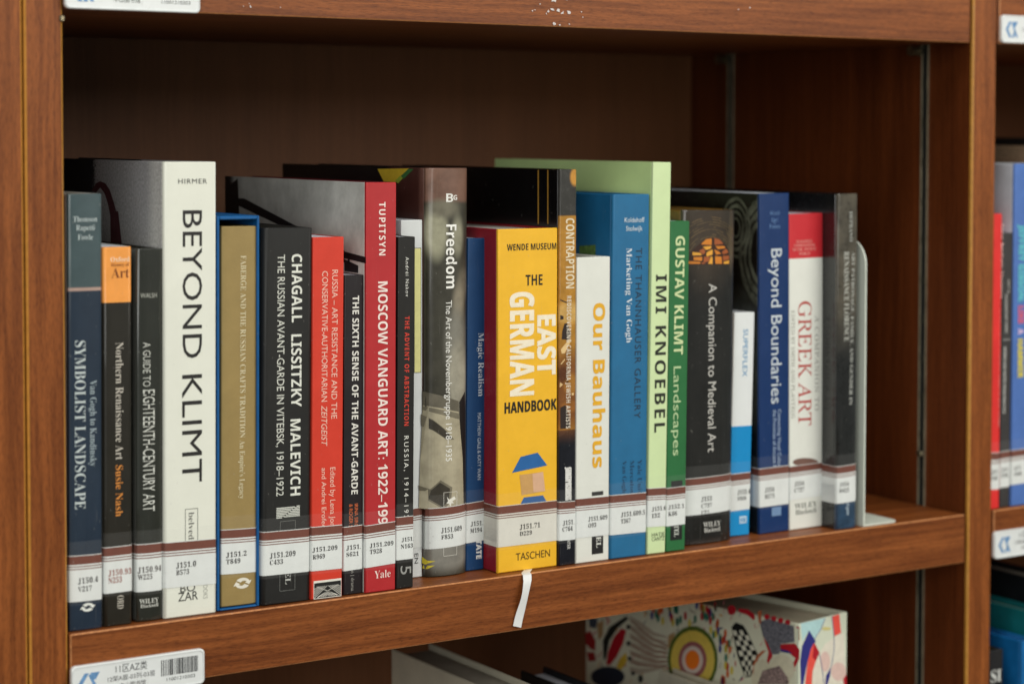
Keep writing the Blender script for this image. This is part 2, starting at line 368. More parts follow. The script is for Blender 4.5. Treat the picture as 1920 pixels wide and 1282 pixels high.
def SHIFT(w, st):
    """printing offsets (metres) that fatten a line of type"""
    if st == "mono": return [(0, 0), (0.00011, 0), (0, 0.00010), (0.00011, 0.00010)]
    if w >= 0.045: return [(x_ * 0.00030, z_ * 0.00030) for x_ in (-1, 0, 1) for z_ in (-1, 0, 1)]
    if w >= 0.035: return [(x_ * 0.00014, z_ * 0.00014) for x_ in (-1, 1) for z_ in (-1, 1)]
    return [(0, 0)]
class Book:
    def __init__(s, name, label, bl, xr, tl, Y, D, spine, side=None, hard=True, sag=0.0, page=None, zs=ZS, cat="book", inset=None, edge=0.0011, front=None, board_t=None):
        """bl: foot of the spine's left edge, xr: its right edge at the foot, tl: its head (photo pixels on the plane Y)"""
        Ye = Y + sag * 0.9
        a = on(bl[0], bl[1], 1, Ye); b = on(xr, bl[1], 1, Ye); t = on(tl[0], tl[1], 1, Ye)
        s.w = b.x - a.x; s.H = math.hypot(t.z - zs, t.x - a.x); s.th = math.atan2(t.x - a.x, t.z - zs); s.Y = Y; s.D = D; s.sag = sag; s.edge = edge
        s.root = empty(name, (a.x, Y, zs + 0.0003 + max(0, s.w * math.sin(s.th)))); s.root.rotation_euler = (0, s.th, 0)
        tag(s.root, label, cat)
        s.Minv = (Matrix.Translation(s.root.location) @ Matrix.Rotation(s.th, 4, 'Y')).inverted()
        print("BOOK %-34s X %.4f-%.4f top %.4f-%.4f w %.1fmm H %.0fmm tilt %.2f Y %.3f" % (label[:34], a.x, b.x, t.x, t.x + s.w, s.w * 1000, s.H * 1000, math.degrees(s.th), Y))
        side = side or spine
        w, H = s.w, s.H
        bt = board_t or (0.0026 if hard else 0.0005); ins = (0.0035 if hard else 0.0) if inset is None else inset
        s.bt = bt
        # spine: a rounded or flat strip with softened edges
        n = 14 if sag > 0.0008 else 4
        xs = [0, 0.25 * edge, 0.6 * edge, edge] + [edge + (w - 2 * edge) * k / n for k in range(1, n)] + [w - edge, w - 0.6 * edge, w - 0.25 * edge, w]
        prof = [(x, s.F(x)) for x in xs]
        back = max(sag + edge, 0.0015) + 0.0012
        loop = prof + [(w - 0.0002, back), (0.0002, back)]
        m = MB(); rows = []
        zl = [(0, 0.0005), (0.0006, 0.0), (H * .33, 0), (H * .66, 0), (H - 0.0006, 0.0), (H, 0.0005)]
        for z, iy in zl:
            rows.append([len(m.v) + k for k in range(len(loop))])
            for k, (x, y) in enumerate(loop):
                wob = 0.0
                m.v.append((x, y + (iy if k < len(prof) else 0) + wob, z))
        for r in range(len(rows) - 1):
            for k in range(len(loop)):
                k2 = (k + 1) % len(loop); m.f.append((rows[r][k], rows[r][k2], rows[r + 1][k2], rows[r + 1][k])); m.m.append(0)
        m.f.append(tuple(rows[0][::-1])); m.m.append(0); m.f.append(tuple(rows[-1])); m.m.append(0)
        s.spine = m.build("spine", spine, s.root, smooth=True)
        # boards or wrappers
        y0 = back + 0.0001
        for nm, xa, xb, mt in (("back_cover", 0.0, bt, side), ("front_cover", w - bt, w, front or side)):
            m = MB(); m.box((xa, y0, 0), (xb, D, H), bev=min(0.0006, bt * .3)); o = m.build(nm, mt, s.root)
            if nm == "back_cover": s.back = o
        m = MB(); m.box((bt + 0.0001, y0 + 0.0002, ins + 0.0001), (w - bt - 0.0001, D - max(ins, 0.0002), H - ins - 0.0002 - (0 if ins else 0.0003)))
        m.build("page_block", page or (PAGE if hard else PAGEW), s.root)
    def F(s, x):
        w, e = s.w, s.edge; u = 2 * x / w - 1
        y = s.sag * (1 - (1 - min(1, abs(u)) ** 2) ** 0.5) if s.sag > 0.0008 else s.sag * u * u
        d = min(x, w - x)
        if d < e: y += e - math.sqrt(max(0, e * e - (e - max(0, d)) ** 2))
        return y
    def loc(s, px, py, side=False):
        """photo point -> point in the book's frame, on the spine plane or on the back cover"""
        if side:
            # plane local x = 0
            o = s.Minv @ CAM; p = s.Minv @ (CAM + ray(px, py)); d = p - o; t = (0 - o.x) / d.x; return o + d * t
        o = s.Minv @ CAM; p = s.Minv @ (CAM + ray(px, py)); d = p - o; t = (s.midy - o.y) / d.y; return o + d * t
    @property
    def midy(s): return 0.0
    def _put(s, verts, faces, name, mt, parent=None, proud=0.00018, side=False):
        m = MB()
        for (u, z, q) in verts:
            m.v.append((-proud, u, z) if side else (u, s.F(min(max(u, 0), s.w)) - proud - q, z))
        m.f = list(faces); m.m = [0] * len(faces)
        return m.build(name, mt, parent or s.root)
    def rot(s, text, xb, xt, y0, y1, col, style="sans", weight=0.0, shear=0.0, spacing=1.0, proud=0.00018, name="lettering", xb2=None, xt2=None, parent=None):
        """lettering that reads down the spine; baseline at photo x = xb, tops of capitals at xt"""
        V, F = glyphs(text, style, weight, shear, spacing); c0, c1 = caph(style, weight)
        a = s.loc(xb, y0); b = s.loc(xt, y0); e = s.loc((xb if xb2 is None else xb2), y1)
        ux = [v[0] for v in V]; u0, u1 = min(ux), max(ux)
        P = []; F0 = F; F = []
        for j, (du, dv) in enumerate(SHIFT(weight, style)):
            F += [tuple(i_ + len(P) for i_ in f) for f in F0]
            for (u, v) in V:
                k = (u - u0) / (u1 - u0)
                P.append((a.x + (e.x - a.x) * k + (b.x - a.x) * (v - c0) / (c1 - c0) + dv, a.z + (e.z - a.z) * k + du, j * 0.000006))
        return s._put(P, F, name, ink(col) if isinstance(col, tuple) else col, parent, proud)
    def hor(s, text, x0, x1, yt, yb, col, style="sans", weight=0.0, spacing=1.0, proud=0.00018, name="lettering", parent=None):
        """level lettering; yt and yb are the capitals' top and base at its left end"""
        V, F = glyphs(text, style, weight, 0.0, spacing); c0, c1 = caph(style, weight)
        a = s.loc(x0, yb); b = s.loc(x0, yt); e = s.loc(x1, yb)
        ux = [v[0] for v in V]; u0, u1 = min(ux), max(ux)
        P = []; F0 = F; F = []
        for j, (du, dv) in enumerate(SHIFT(weight, style)):
            F += [tuple(i_ + len(P) for i_ in f) for f in F0]
            P += [(a.x + (e.x - a.x) * (u - u0) / (u1 - u0) + du, a.z + (b.z - a.z) * (v - c0) / (c1 - c0) + dv, j * 0.000006) for (u, v) in V]
        return s._put(P, F, name, ink(col) if isinstance(col, tuple) else col, parent, proud)
    def poly(s, polys, col, name="printed_motif", side=False, proud=0.00014, local=False, parent=None):
        if 1 < len(polys) < 5:
            for q in polys: o = s.poly([q], col, name, side, proud, local, parent)
            return o
        m = MB()
        for pts in polys:
            L = pts if local else [((s.loc(p[0], p[1], side).y if side else s.loc(*p).x), s.loc(p[0], p[1], side).z) for p in pts]
            if side or s.sag < 0.0008:
                m.quad([(-proud, u, z) if side else (u, s.F(min(max(u, 0), s.w)) - proud, z) for u, z in L]); continue
            bm = bmesh.new(); bm.faces.new([bm.verts.new((u, 0, z)) for u, z in L])
            for j in range(1, 16): bmesh.ops.bisect_plane(bm, geom=bm.verts[:] + bm.edges[:] + bm.faces[:], plane_co=(s.w * j / 16, 0, 0), plane_no=(1, 0, 0))
            bmesh.ops.triangulate(bm, faces=bm.faces[:])
            for f in bm.faces: m.quad([(v.co.x, s.F(min(max(v.co.x, 0), s.w)) - proud, v.co.z) for v in f.verts])
            bm.free()
        return m.build(name, ink(col) if isinstance(col, tuple) else col, parent or s.root)
    def rect(s, x0, x1, y0, y1, col, name="printed_panel", proud=0.00012, n=8, full=False):
        a = s.loc(x0, y0); b = s.loc(x0, y1); e = s.loc(x1, y0)
        u0, u1 = (0.0003, s.w - 0.0003) if full else (a.x, e.x)
        m = MB()
        for k in range(n):
            p, q = u0 + (u1 - u0) * k / n, u0 + (u1 - u0) * (k + 1) / n
            m.quad([(p, s.F(p) - proud, b.z), (q, s.F(q) - proud, b.z), (q, s.F(q) - proud, a.z), (p, s.F(p) - proud, a.z)])
        return m.build(name, ink(col) if isinstance(col, tuple) else col, s.root)
    def frame(s, x0, x1, y0, y1, t, col, name="printed_frame", proud=0.00016):
        a = s.loc(x0, y0); b = s.loc(x1, y0); c = s.loc(x0, y1); h = t
        R = [(a.x, b.x, a.z - h, a.z), (a.x, b.x, c.z, c.z + h), (a.x, a.x + h, c.z, a.z), (b.x - h, b.x, c.z, a.z)]
        m = MB()
        for (u0, u1, z0, z1) in R:
            n = 5 if u1 - u0 > 0.002 else 1
            for k in range(n):
                p, q = u0 + (u1 - u0) * k / n, u0 + (u1 - u0) * (k + 1) / n
                m.quad([(p, s.F(p) - proud, z0), (q, s.F(q) - proud, z0), (q, s.F(q) - proud, z1), (p, s.F(p) - proud, z1)])
        return m.build(name, ink(col) if isinstance(col, tuple) else col, s.root)
    def label(s, xl, yt, yb, lines, wrap=0.024, col=(66, 60, 58), x1=None, paper=None):
        """call number label wrapped round spine and back cover: yt, yb its top and foot at photo x = xl"""
        zt, zb = s.loc(xl, yt).z, s.loc(xl, yb).z; h = zt - zb; pr = 0.0003
        path = [(-pr, wrap)] if wrap else []
        path += [(-pr, 0.004), (-pr, s.edge + s.sag * .9)] if wrap else []
        n = 16; e_ = max(s.edge, 0.0004)
        for x in [e_ * q for q in (0, .04, .12, .25, .42, .65, 1)] + [e_ + (s.w - 2 * e_) * k / n for k in range(1, n)] + [s.w - e_ * q for q in (1, .65, .42, .25, .12, .04, 0)]:
            path.append((min(max(x, 0.00005), s.w), s.F(x) - pr))
        rows = [(1.0, 0.985, 0), (0.985, 0.80, 1), (0.80, 0.768, 0), (0.768, 0.745, 1), (0.745, 0.712, 0), (0.712, 0.690, 1), (0.690, 0.0, 0)]
        tl = random.uniform(-.0008, .0010)
        m = MB()
        for a, b, mi in rows:
            for k in range(len(path) - 1):
                p, q = path[k], path[k + 1]
                s1 = tl * (p[0] / s.w - .5); s2 = tl * (q[0] / s.w - .5)
                m.quad([(p[0], p[1], zb + h * b + s1), (q[0], q[1], zb + h * b + s2), (q[0], q[1], zb + h * a + s2), (p[0], p[1], zb + h * a + s1)], mi)
        o = m.build("call_number_label", [paper or LW, LB], s.root)
        m = MB(); zt2, zb2 = zt + 0.0085, zb - 0.002
        for k in range(len(path) - 1):
            p, q = path[k], path[k + 1]
            m.quad([(p[0], p[1] - 0.00012, zb2), (q[0], q[1] - 0.00012, zb2), (q[0], q[1] - 0.00012, zt2), (p[0], p[1] - 0.00012, zt2)])
        m.build("clear_tape", TAPE, s.root)
        for (t, x0, x1, ya, yb_) in lines:
            s.hor(t, x0, x1, ya + (yb_ - ya) * .14, yb_, LT if col == (66, 60, 58) else ink(col), "serif", 0.0, 1.12, proud=pr + 0.0002, name="call_number", parent=o)
        return o

IV = (226, 228, 216)
# 1 --------------------------------------------------------------------------------
H1 = 0.0
b1s = mat("navy_jacket", (28, 44, 62), 0.35, 0.1, 30, coat=1.0, coat_bump=0.5, bands=((0.2090, 0.40, (66, 84, 88), 0.0003), (0.2070, 0.2090, (178, 150, 138), 0.0004)))
b = Book("book", "navy and slate jacketed book standing against the left upright", (128, 1187), 192, (126, 365), 0.0048, 0.22, b1s, side=mat("jacket_white_side", (212, 212, 205), 0.3, coat=.6), sag=0.0016)
b.hor("Thomson", 137.6, 182.5, 406, 416, (186, 198, 198), "serif", -0.008); b.hor("Rapetti", 143, 178, 422, 432, (186, 198, 198), "serif", -0.008); b.hor("Fowle", 146, 174, 440, 450, (186, 198, 198), "serif", -0.008)
b.rot("SYMBOLIST LANDSCAPE", 141, 160, 639, 955, (196, 206, 206), "serif", -0.012)
b.rot("Van Gogh to Kandinsky", 169, 181, 713, 874, (160, 174, 180), "serif", -0.006)
def swirl(b, x0, x1, y0, y1, col=(225, 228, 222)):
    """round publisher's device of two hooked arrows"""
    a = b.loc(x0, y1); e = b.loc(x1, y0); cx, cz = (a.x + e.x) / 2, (a.z + e.z) / 2; R = (e.x - a.x) / 2 * 0.8; Rz = (e.z - a.z) / 2 * 0.8
    polys = []
    for s0 in (0, math.pi):
        for k in range(8):
            t0, t1 = s0 + 0.25 + k * 0.29, s0 + 0.25 + (k + 1) * 0.29; w0 = 0.42 + 0.05 * k; w1 = 0.42 + 0.05 * (k + 1)
            f = lambda t, r: (cx + R * r * math.cos(t), cz + Rz * r * math.sin(t))
            polys.append([f(t0, 1 - w0), f(t0, 1.02), f(t1, 1.02), f(t1, 1 - w1 * .8)][::-1])
        t = s0 + 0.2; polys.append([f(t + .15, 1.35), f(t + .25, .35), f(t - .55, .95)][::-1])
    b.poly(polys, col, "publisher_mark", local=True)
swirl(b, 150, 179, 1126, 1149)
b.label(128, 1043, 1130, (("J150.4", 146, 184, 1082, 1094), ("V217", 146, 171.6, 1098, 1109)), wrap=0.02)
# 2
nsp = mat("oxford_spine", (34, 31, 24), 0.35, 0.06, 60, coat=.4, bands=((0.1991, 0.40, (240, 158, 74), 0.0002),))
b = Book("book", "slim paperback with orange spine head over black, second book from the left upright", (195, 1177), 250, (193, 465), 0.0055, 0.19, nsp, side=mat("white_cover_wrap", (222, 224, 222), 0.35), hard=False, sag=0.0, edge=0.0028)
b.hor("Oxford", 207, 243, 482, 491, (245, 214, 180), "serif", 0.0); b.hor("History of", 208, 242, 493.5, 499.5, (120, 66, 28), "serif", -0.006); b.hor("Art", 208.7, 242, 503, 521, (120, 62, 24), "serif", -0.012)
b.rot("Northern Renaissance Art", 217, 231, 642, 862, (196, 190, 178), "serif", -0.008)
b.rot("Susie Nash", 217, 230, 872, 968, (214, 138, 62), "serif", -0.004)
b.rot("ORD", 220, 231.5, 1116, 1141, (196, 190, 178), "serif", -0.008)
b.label(195, 1026, 1113, (("J150.93", 203, 246, 1067, 1079), ("N253", 203, 228, 1081, 1093)), col=(150, 78, 66))
# 3
b = Book("book", "dark olive grey glossy book naming a guide to eighteenth-century art", (254, 1168), 305, (254, 468), 0.0065, 0.20, mat("olive_black_gloss", (38, 40, 34), 0.3, 0.1, 30, coat=1.0, coat_bump=0.7), sag=0.0024)
b.hor("WALSH", 264, 294, 550, 558.5, (176, 178, 168), "sans", 0.0)
b.rot("A GUIDE TO", 268.5, 282, 642, 725, (190, 192, 184), "sans", 0.008)
b.rot("EIGHTEENTH-CENTURY ART", 268.5, 290, 731, 959, (205, 207, 199), "sans", 0.014)
b.hor("WILEY", 262, 298, 1123.5, 1132, (200, 202, 194), "serif", 0.0); b.hor("Blackwell", 264, 297, 1133, 1139.5, (200, 202, 194), "serif", 0.0)
b.label(254, 1021, 1111, (("J150.94", 259, 303, 1062, 1074), ("W225", 259, 285, 1076, 1087)), col=(70, 62, 60))
# 4 big white
kside = mat("grey_printed_cloth", (150, 150, 152), 0.8, 0.2, 500, bump=.3, bscale=(0, 900, 900),
            blobs=((1, 0.20, 0.2, 0.080, 0.5, 0.06, (20, 20, 26)), (1, 0.006, 0.27, 0.016, 0.4, 0.6, (190, 190, 188))))
b = Book("book", "tall thick white book with huge black letters, tallest near the left end", (308, 1162), 406.5, (307, 305), 0.0052, 0.245, mat("ivory_cover", (224, 226, 214), 0.5, 0.02, 40, bump=.1, bscale=(900, 900, 900)), side=(kside, mat("ivory_cover", IV, .5))[0], edge=0.002)
b.poly([[(172, 358), (180, 344), (188, 340), (188, 352), (180, 362)], [(188, 340), (198, 344), (206, 356), (196, 362), (188, 352)], [(206, 356), (214, 380), (219, 400), (207, 404), (202, 380), (196, 362)], [(219, 396), (222, 396), (230, 470), (208, 470), (207, 404)]], mat("wine_print", (62, 14, 26), .6, .1), "printed_curve", side=True)
b.hor("HIRMER", 334, 388, 335.5, 344.5, (52, 50, 48), "sans", 0.008, 1.15)
b.rot("BEYOND", 342.5, 378.5, 394.5, 672, (38, 37, 36), "sans", 0.004); b.rot("KLIMT", 341.5, 378.5, 703, 905, (38, 37, 36), "sans", 0.004)
b.frame(347, 371, 954, 1030, 0.0003, (60, 60, 58)); b.rot("belvedere", 353.5, 364, 960, 1037, (90, 90, 86), "serif", -0.016)
b.hor("BO", 338, 366, 1096, 1110, (40, 40, 38), "sans", .004); b.hor("ZAR", 334, 371, 1111, 1127, (40, 40, 38), "sans", .004); b.rot("BOOKS", 381, 389, 1090, 1122, (170, 172, 164), "sans", 0)
b.label(306, 1018, 1104, (("J151.0", 330, 367, 1053, 1064.5), ("B573", 330, 354, 1067, 1077.5)))
# 5 slipcase and its book
SLB = mat("slipcase_blue", (12, 88, 148), 0.45, 0.06, 60)
x = on(408, 1143, 1, 0.006); t = on(412, 407, 1, 0.006); r = on(486.5, 1138, 1, 0.006)
sc = empty("slipcase", (x.x, 0.006, ZS + 0.0006)); tag(sc, "bright blue slipcase round the ochre book beside the tall white book", "slipcase")
sw, sh = r.x - x.x, t.z - ZS; sc.rotation_euler = (0, math.radians(0.30), 0); tt = 0.0015
for nm, lo, hi in (("left_wall", (0, 0, 0), (tt, .2, sh)), ("right_wall", (sw - tt, 0, 0), (sw, .2, sh)), ("top_wall", (tt, 0, sh - 0.0024), (sw - tt, .2, sh - 0.0001)), ("bottom_wall", (tt, 0, 0), (sw - tt, .2, .0012)), ("rear_wall", (tt, .198, .0013), (sw - tt, .2, sh - .0024))):
    m = MB(); m.box(lo, hi, bev=0.0006); m.build(nm, SLB, sc)
b = Book("book", "ochre gold book inside the bright blue slipcase", (413.3, 1138), 481.3, (415.0, 426), 0.0075, 0.19, mat("ochre_cloth", (150, 128, 78), 0.5, 0.05, 60, bump=.1), zs=ZS + 0.0020, sag=0.0012)
b.rot("FABERGE AND THE RUSSIAN CRAFTS TRADITION", 451.5, 461.5, 479, 820.5, (212, 202, 168), "serif", -0.006, xb2=449.5); b.rot("An Empire's Legacy", 449.5, 459, 825.5, 935, (212, 202, 168), "serif", -0.008, xb2=449)
b.rot("´", 452.5, 462.5, 529, 533.5, (212, 202, 168))
swirl(b, 437.5, 472, 1078, 1107, (226, 222, 208))
b.label(415, 994, 1078, (("J151.2", 424, 462, 1034, 1044.5), ("T849", 424, 450, 1047, 1057)), wrap=0)
# 6
b = Book("book", "thick black book with bold white capitals, right of the blue slipcase", (490, 1136), 582.5, (495, 430), 0.0048, 0.22, mat("charcoal_cover", (31, 31, 30), 0.45, 0.06, 60), edge=0.0032)
b.rot("CHAGALL", 547, 566, 476.6, 604.4, (222, 224, 214), "sans", 0.03); b.rot("LISSITZKY", 546, 565, 627, 763, (222, 224, 214), "sans", 0.03); b.rot("MALEVICH", 544.5, 563, 786, 929, (222, 224, 214), "sans", 0.03)
b.rot("THE RUSSIAN AVANT-GARDE IN VITEBSK, 1918–1922", 520.6, 534, 477.6, 930, (212, 214, 204), "sans", -0.002, xb2=518)
P = []
a = b.loc(518, 972); e = b.loc(562, 947)
for k in range(7):                                        # striped device with a broken line through it
    z = a.z + (e.z - a.z) * (k + .1) / 7; z2 = z + (e.z - a.z) * 0.085; mid = a.x + (e.x - a.x) * (.25 + .09 * k); g = (e.x - a.x) * .07
    P.append([(a.x, z), (mid, z), (mid, z2), (a.x, z2)]); P.append([(mid + g, z + .0004), (e.x, z + .0004), (e.x, z2 + .0004), (mid + g, z2 + .0004)])
b.poly(P, (215, 217, 208), "publisher_mark", local=True)
b.frame(525, 554, 977, 1108, 0.00025, (120, 122, 118)); b.rot("PRESTEL", 535, 544.5, 1010, 1095, (190, 192, 186), "serif", -0.004)
b.label(487, 998, 1080.5, (("J151.209", 505.5, 553.5, 1035, 1046), ("C433", 505.5, 530, 1048.5, 1058.5)))
# 7
b = Book("book", "bright orange red paperback on Russian art resistance", (583.5, 1127), 641.5, (587, 446.5), 0.0040, 0.20, mat("vermilion_cover", (208, 60, 42), 0.4, 0.04, 60), hard=False, side=mat("vermilion_side", (190, 50, 38), 0.4), edge=0.0009)
b.rot("RUSSIA – ART RESISTANCE AND THE", 622.8, 633.3, 506, 785, (240, 196, 178), "sans", -0.010, xb2=621); b.rot("CONSERVATIVE-AUTHORITARIAN", 604, 614.6, 508.4, 753, (240, 196, 178), "sans", -0.010, xb2=602.6)
b.rot("ZEITGEIST", 602.5, 613, 760, 836.6, (240, 196, 178), "sans", -0.010, shear=0.25)
b.rot("Edited by Lena Jonson", 619, 628.4, 876, 1008, (240, 196, 178), "sans", -0.008); b.rot("and Andrei Erofeev", 603, 611.5, 877, 997, (240, 196, 178), "sans", -0.008)
b.rect(588, 640, 1089, 1123, (226, 224, 214), "white_panel"); 
a = b.loc(589, 1121); e = b.loc(639, 1093); Lx, Lz = e.x - a.x, e.z - a.z
b.rect(589, 639, 1093, 1121.5, (26, 26, 26), "lattice_panel", proud=0.00015)
P = []
def strip(p, q, t):
    dx, dz = q[0] - p[0], q[1] - p[1]; l = math.hypot(dx, dz); nx, nz = -dz / l * t, dx / l * t
    return [(p[0] - nx, p[1] - nz), (q[0] - nx, q[1] - nz), (q[0] + nx, q[1] + nz), (p[0] + nx, p[1] + nz)]
for k in range(5):
    f = k / 5
    for sx in (0, 1):
        X = lambda u: a.x + Lx * (u if sx == 0 else 1 - u)
        P.append(strip((X(0.0), a.z + Lz * (0.02 + f * .9)), (X(0.48 - f * .40), a.z + Lz * (1 - .04)), 0.00016))
        P.append(strip((X(0.5 - .44 * f), a.z + Lz * .04), (X(.5), a.z + Lz * (0.10 + .5 * f)), 0.00016) if f else strip((X(.1), a.z + Lz * .04), (X(.9), a.z + Lz * .96), 0.00016))
b.poly(P, (226, 224, 214), "lattice_lines", local=True, proud=0.0002)
b.label(583.5, 988, 1071, (("J151.209", 585.5, 632, 1025, 1034.5), ("R969", 586, 608.5, 1038.5, 1048)))
# 8
b = Book("book", "short black book about the sixth sense of the avant-garde", (643.4, 1116), 680, (646, 517.5), 0.0052, 0.17, mat("plum_black_cover", (31, 26, 29), 0.4, 0.06, 60), hard=False, edge=0.0012)
b.rot("THE SIXTH SENSE OF THE AVANT-GARDE", 661, 673, 554.5, 926.5, (226, 224, 216), "sans", 0.032, xb2=658.5)
b.rot("IRINA SIROTKINA", 664.7, 671, 944, 1015, (214, 110, 64), "sans", 0.01); b.rot("& ROGER SMITH", 654.5, 661, 945, 1008, (214, 110, 64), "sans", 0.01)
b.rot("methuen | drama", 658, 664, 1040, 1107, (150, 148, 142), "sans", 0)
b.label(642.6, 987, 1070, (("J151.", 649, 676, 1021, 1030.5), ("S621", 649, 672, 1034, 1043)))
# 9
tside = mat("photo_grey_cover", (186, 186, 180), 0.45, 0.12, 60, blobs=((1, 0.02, 0.25, 0.05, 0.1, 0.6, (206, 206, 200)), (1, 0.228, 0.235, 0.014, 0.08, 0.4, (24, 22, 24))))
b = Book("book", "tall crimson spined book with a grey photographic cover", (685, 1114), 741.5, (686.5, 343.5), 0.0025, 0.23, mat("crimson_cover", (176, 42, 46), 0.4, 0.04, 60), side=tside, front=mat("maroon_flap", (104, 26, 36), .5), hard=False, edge=0.0009, board_t=0.0009, inset=0.0045)
b.rot("TUPITSYN", 710.6, 722.5, 379, 479, (240, 222, 214), "sans", 0.02, spacing=1.2); b.rot("MOSCOW VANGUARD ART: 1922–1992", 708.8, 726.5, 528, 998, (238, 222, 214), "sans", 0.028, xb2=709)
b.hor("Yale", 702, 732, 1070, 1084, (240, 214, 206), "serif", -0.01)
b.poly([[(443, 372), (458, 372), (560, 426), (640, 470), (686, 482), (686, 494), (630, 480), (540, 430), (443, 384)], [(425, 352), (446, 335), (449, 400), (440, 420), (425, 420)], [(646, 486), (672, 498), (672, 512), (646, 508)]], (26, 24, 26), "printed_beam", side=True)
b.poly([[(640, 470), (646, 470), (646, 492), (641, 490)], [(652, 474), (656, 475), (656, 494), (652, 492)]], (40, 38, 40), "printed_post", side=True)
b.label(681, 984, 1063.5, (("J151.209", 693, 737, 1017, 1026), ("T928", 693, 715.5, 1028.5, 1038)))
# 10
b = Book("book", "slim black paperback naming the advent of abstraction", (743, 1106), 774.5, (747, 445.5), 0.0025, 0.20, mat("black_paper_cover", (28, 27, 25), 0.45, 0.06, 60), hard=False, side=mat("dark_side", (44, 36, 28), .5), edge=0.0007)
b.rot("Andréi Nakov", 760.4, 766.4, 482, 556, (222, 222, 214), "sans", 0.012, spacing=1.25)
b.rot("THE ADVENT OF ABSTRACTION", 759, 767.5, 593, 798, (206, 62, 46), "sans", 0.02, spacing=1.2, xb2=757.6); b.rot("RUSSIA, 1914–1920", 757.6, 765.8, 817, 982, (222, 222, 214), "sans", 0.016, spacing=1.4)
b.rot("5", 751, 770.5, 1061, 1077, (150, 150, 146), "sans", -0.03)
b.label(742.6, 969, 1050, (("J151.", 752.7, 775, 1006.5, 1015), ("N163", 751, 773.5, 1019, 1028)))
# 11
b = Book("book", "white book with a pale yellow stripe tucked behind the slim black paperback", (752, 1087), 792, (752, 414), 0.0290, 0.2, mat("cool_white_cover", (214, 218, 218), 0.45, 0.03, 60), hard=False, edge=0.0008)
b.rect(776.5, 789.5, 465, 699, (40, 40, 40), "stripe_border"); b.rect(777.3, 788.7, 466, 698, (224, 220, 150), "yellow_stripe", proud=0.00016)
b.rot("EN", 777, 784, 1037, 1056, (40, 40, 40), "sans", 0.01)
b.label(752, 955, 1030, (("J151.", 756, 774, 992, 1000),))
# 12 rounded grey photograph spine
fs = mat("freedom_photo", (62, 60, 51), 0.35, 0.16, 60, coat=.3, bands=((0.2565, 0.40, (118, 88, 74), 0.002),),
    blobs=((0, 0.0065, 0.236, 0.0075, 0.018, 0.35, (160, 158, 134)), (0, 0.012, 0.252, 0.011, 0.006, 0.5, (112, 108, 92)), (0, 0.0225, 0.233, 0.0045, 0.013, 0.5, (142, 140, 120)), (0, 0.028, 0.200, 0.006, 0.010, 0.5, (104, 98, 84)), (0, 0.0235, 0.187, 0.0045, 0.012, 0.6, (142, 134, 116)),
           (0, 0.022, 0.160, 0.0085, 0.022, 0.5, (128, 126, 116)), (0, 0.0235, 0.136, 0.008, 0.024, 0.3, (160, 156, 140)), (0, 0.016, 0.020, 0.03, 0.016, 0.3, (132, 130, 122))))
FC = mat("freedom_print_light", (172, 164, 140), .35, .14, 70, coat=.3); FD = mat("freedom_print_mid", (100, 95, 82), .35, .16, 70, coat=.3); FM = mat("freedom_print_blend", (120, 114, 97), .35, .16, 70, coat=.3); FK = mat("freedom_print_dark", (62, 57, 48), .35, .2, 70, coat=.3)
fside = mat("freedom_side", (74, 44, 38), 0.35, 0.15, 40, blobs=((1, 0.004, 0.2, 0.010, 0.4, 0.3, (112, 78, 68)), (1, 0.16, 0.2, 0.10, 0.6, 0.06, (22, 20, 20))))
b = Book("book", "rounded grey photographic spine with a brown head, left of the slim blue book", (795, 1070), 872.5, (797, 316.5), 0.0215, 0.235, fs, side=fside, sag=0.0065, edge=0.0004)
b.hor("B", 836.5, 849.5, 363, 379, (226, 226, 220), "sans", 0.03); b.hor("G", 850, 857.5, 366, 375, (226, 226, 220), "sans", 0.02)
b.rot("Freedom", 836.5, 856, 421, 541, (236, 236, 230), "sans", 0.03); b.rot("The Art of the Novembergruppe 1918–1935", 836, 847, 563.4, 864.7, (230, 230, 224), "sans", 0.014)
b.frame(832, 857.5, 923, 1042.5, 0.00025, (222, 220, 210)); b.poly([[(838, 931), (842, 936), (852, 930), (855, 935), (848, 939), (851, 943), (846, 943), (845, 950), (842, 944), (837, 943), (840, 939)]], (226, 224, 214), "bird_mark")
def FR(*p): return [(780 + x_ / 4.275, 660 + y_ / 4.275) for x_, y_ in p]
b.poly([FR((92, 425), (345, 470), (355, 560), (368, 700), (385, 850), (398, 1262), (60, 1262), (70, 900), (85, 600))], FC, "photo_print", proud=.00009)
b.poly([FR((88, 320), (210, 350), (345, 392), (350, 480), (210, 450), (90, 432))], FD, "photo_print", proud=.00011)
b.poly([FR((88, 518), (150, 552), (225, 615), (292, 690), (235, 690), (150, 628), (92, 602)), FR((75, 1088), (135, 1108), (195, 1045), (272, 1092), (262, 1190), (215, 1240), (150, 1200), (90, 1160))], FK, "photo_print", proud=.00012)
def grow(p, k_):
    cx_ = sum(q[0] for q in p) / len(p); cy_ = sum(q[1] for q in p) / len(p); return [(cx_ + (q[0] - cx_) * k_, cy_ + (q[1] - cy_) * k_) for q in p]
b.poly([grow(FR((88, 518), (150, 552), (225, 615), (292, 690), (235, 690), (150, 628), (92, 602)), 1.14), grow(FR((75, 1088), (135, 1108), (195, 1045), (272, 1092), (262, 1190), (215, 1240), (150, 1200), (90, 1160)), 1.2)], FM, "photo_print", proud=.000105)
b.poly([FR((88, 440), (210, 462), (350, 490), (356, 540), (200, 500), (88, 470))], FM, "photo_print", proud=.0001)
b.poly([FR((350, 402), (408, 318), (412, 700), (404, 1230), (396, 1230), (384, 850), (362, 620))], (24, 20, 20), "photo_print", proud=.00012)
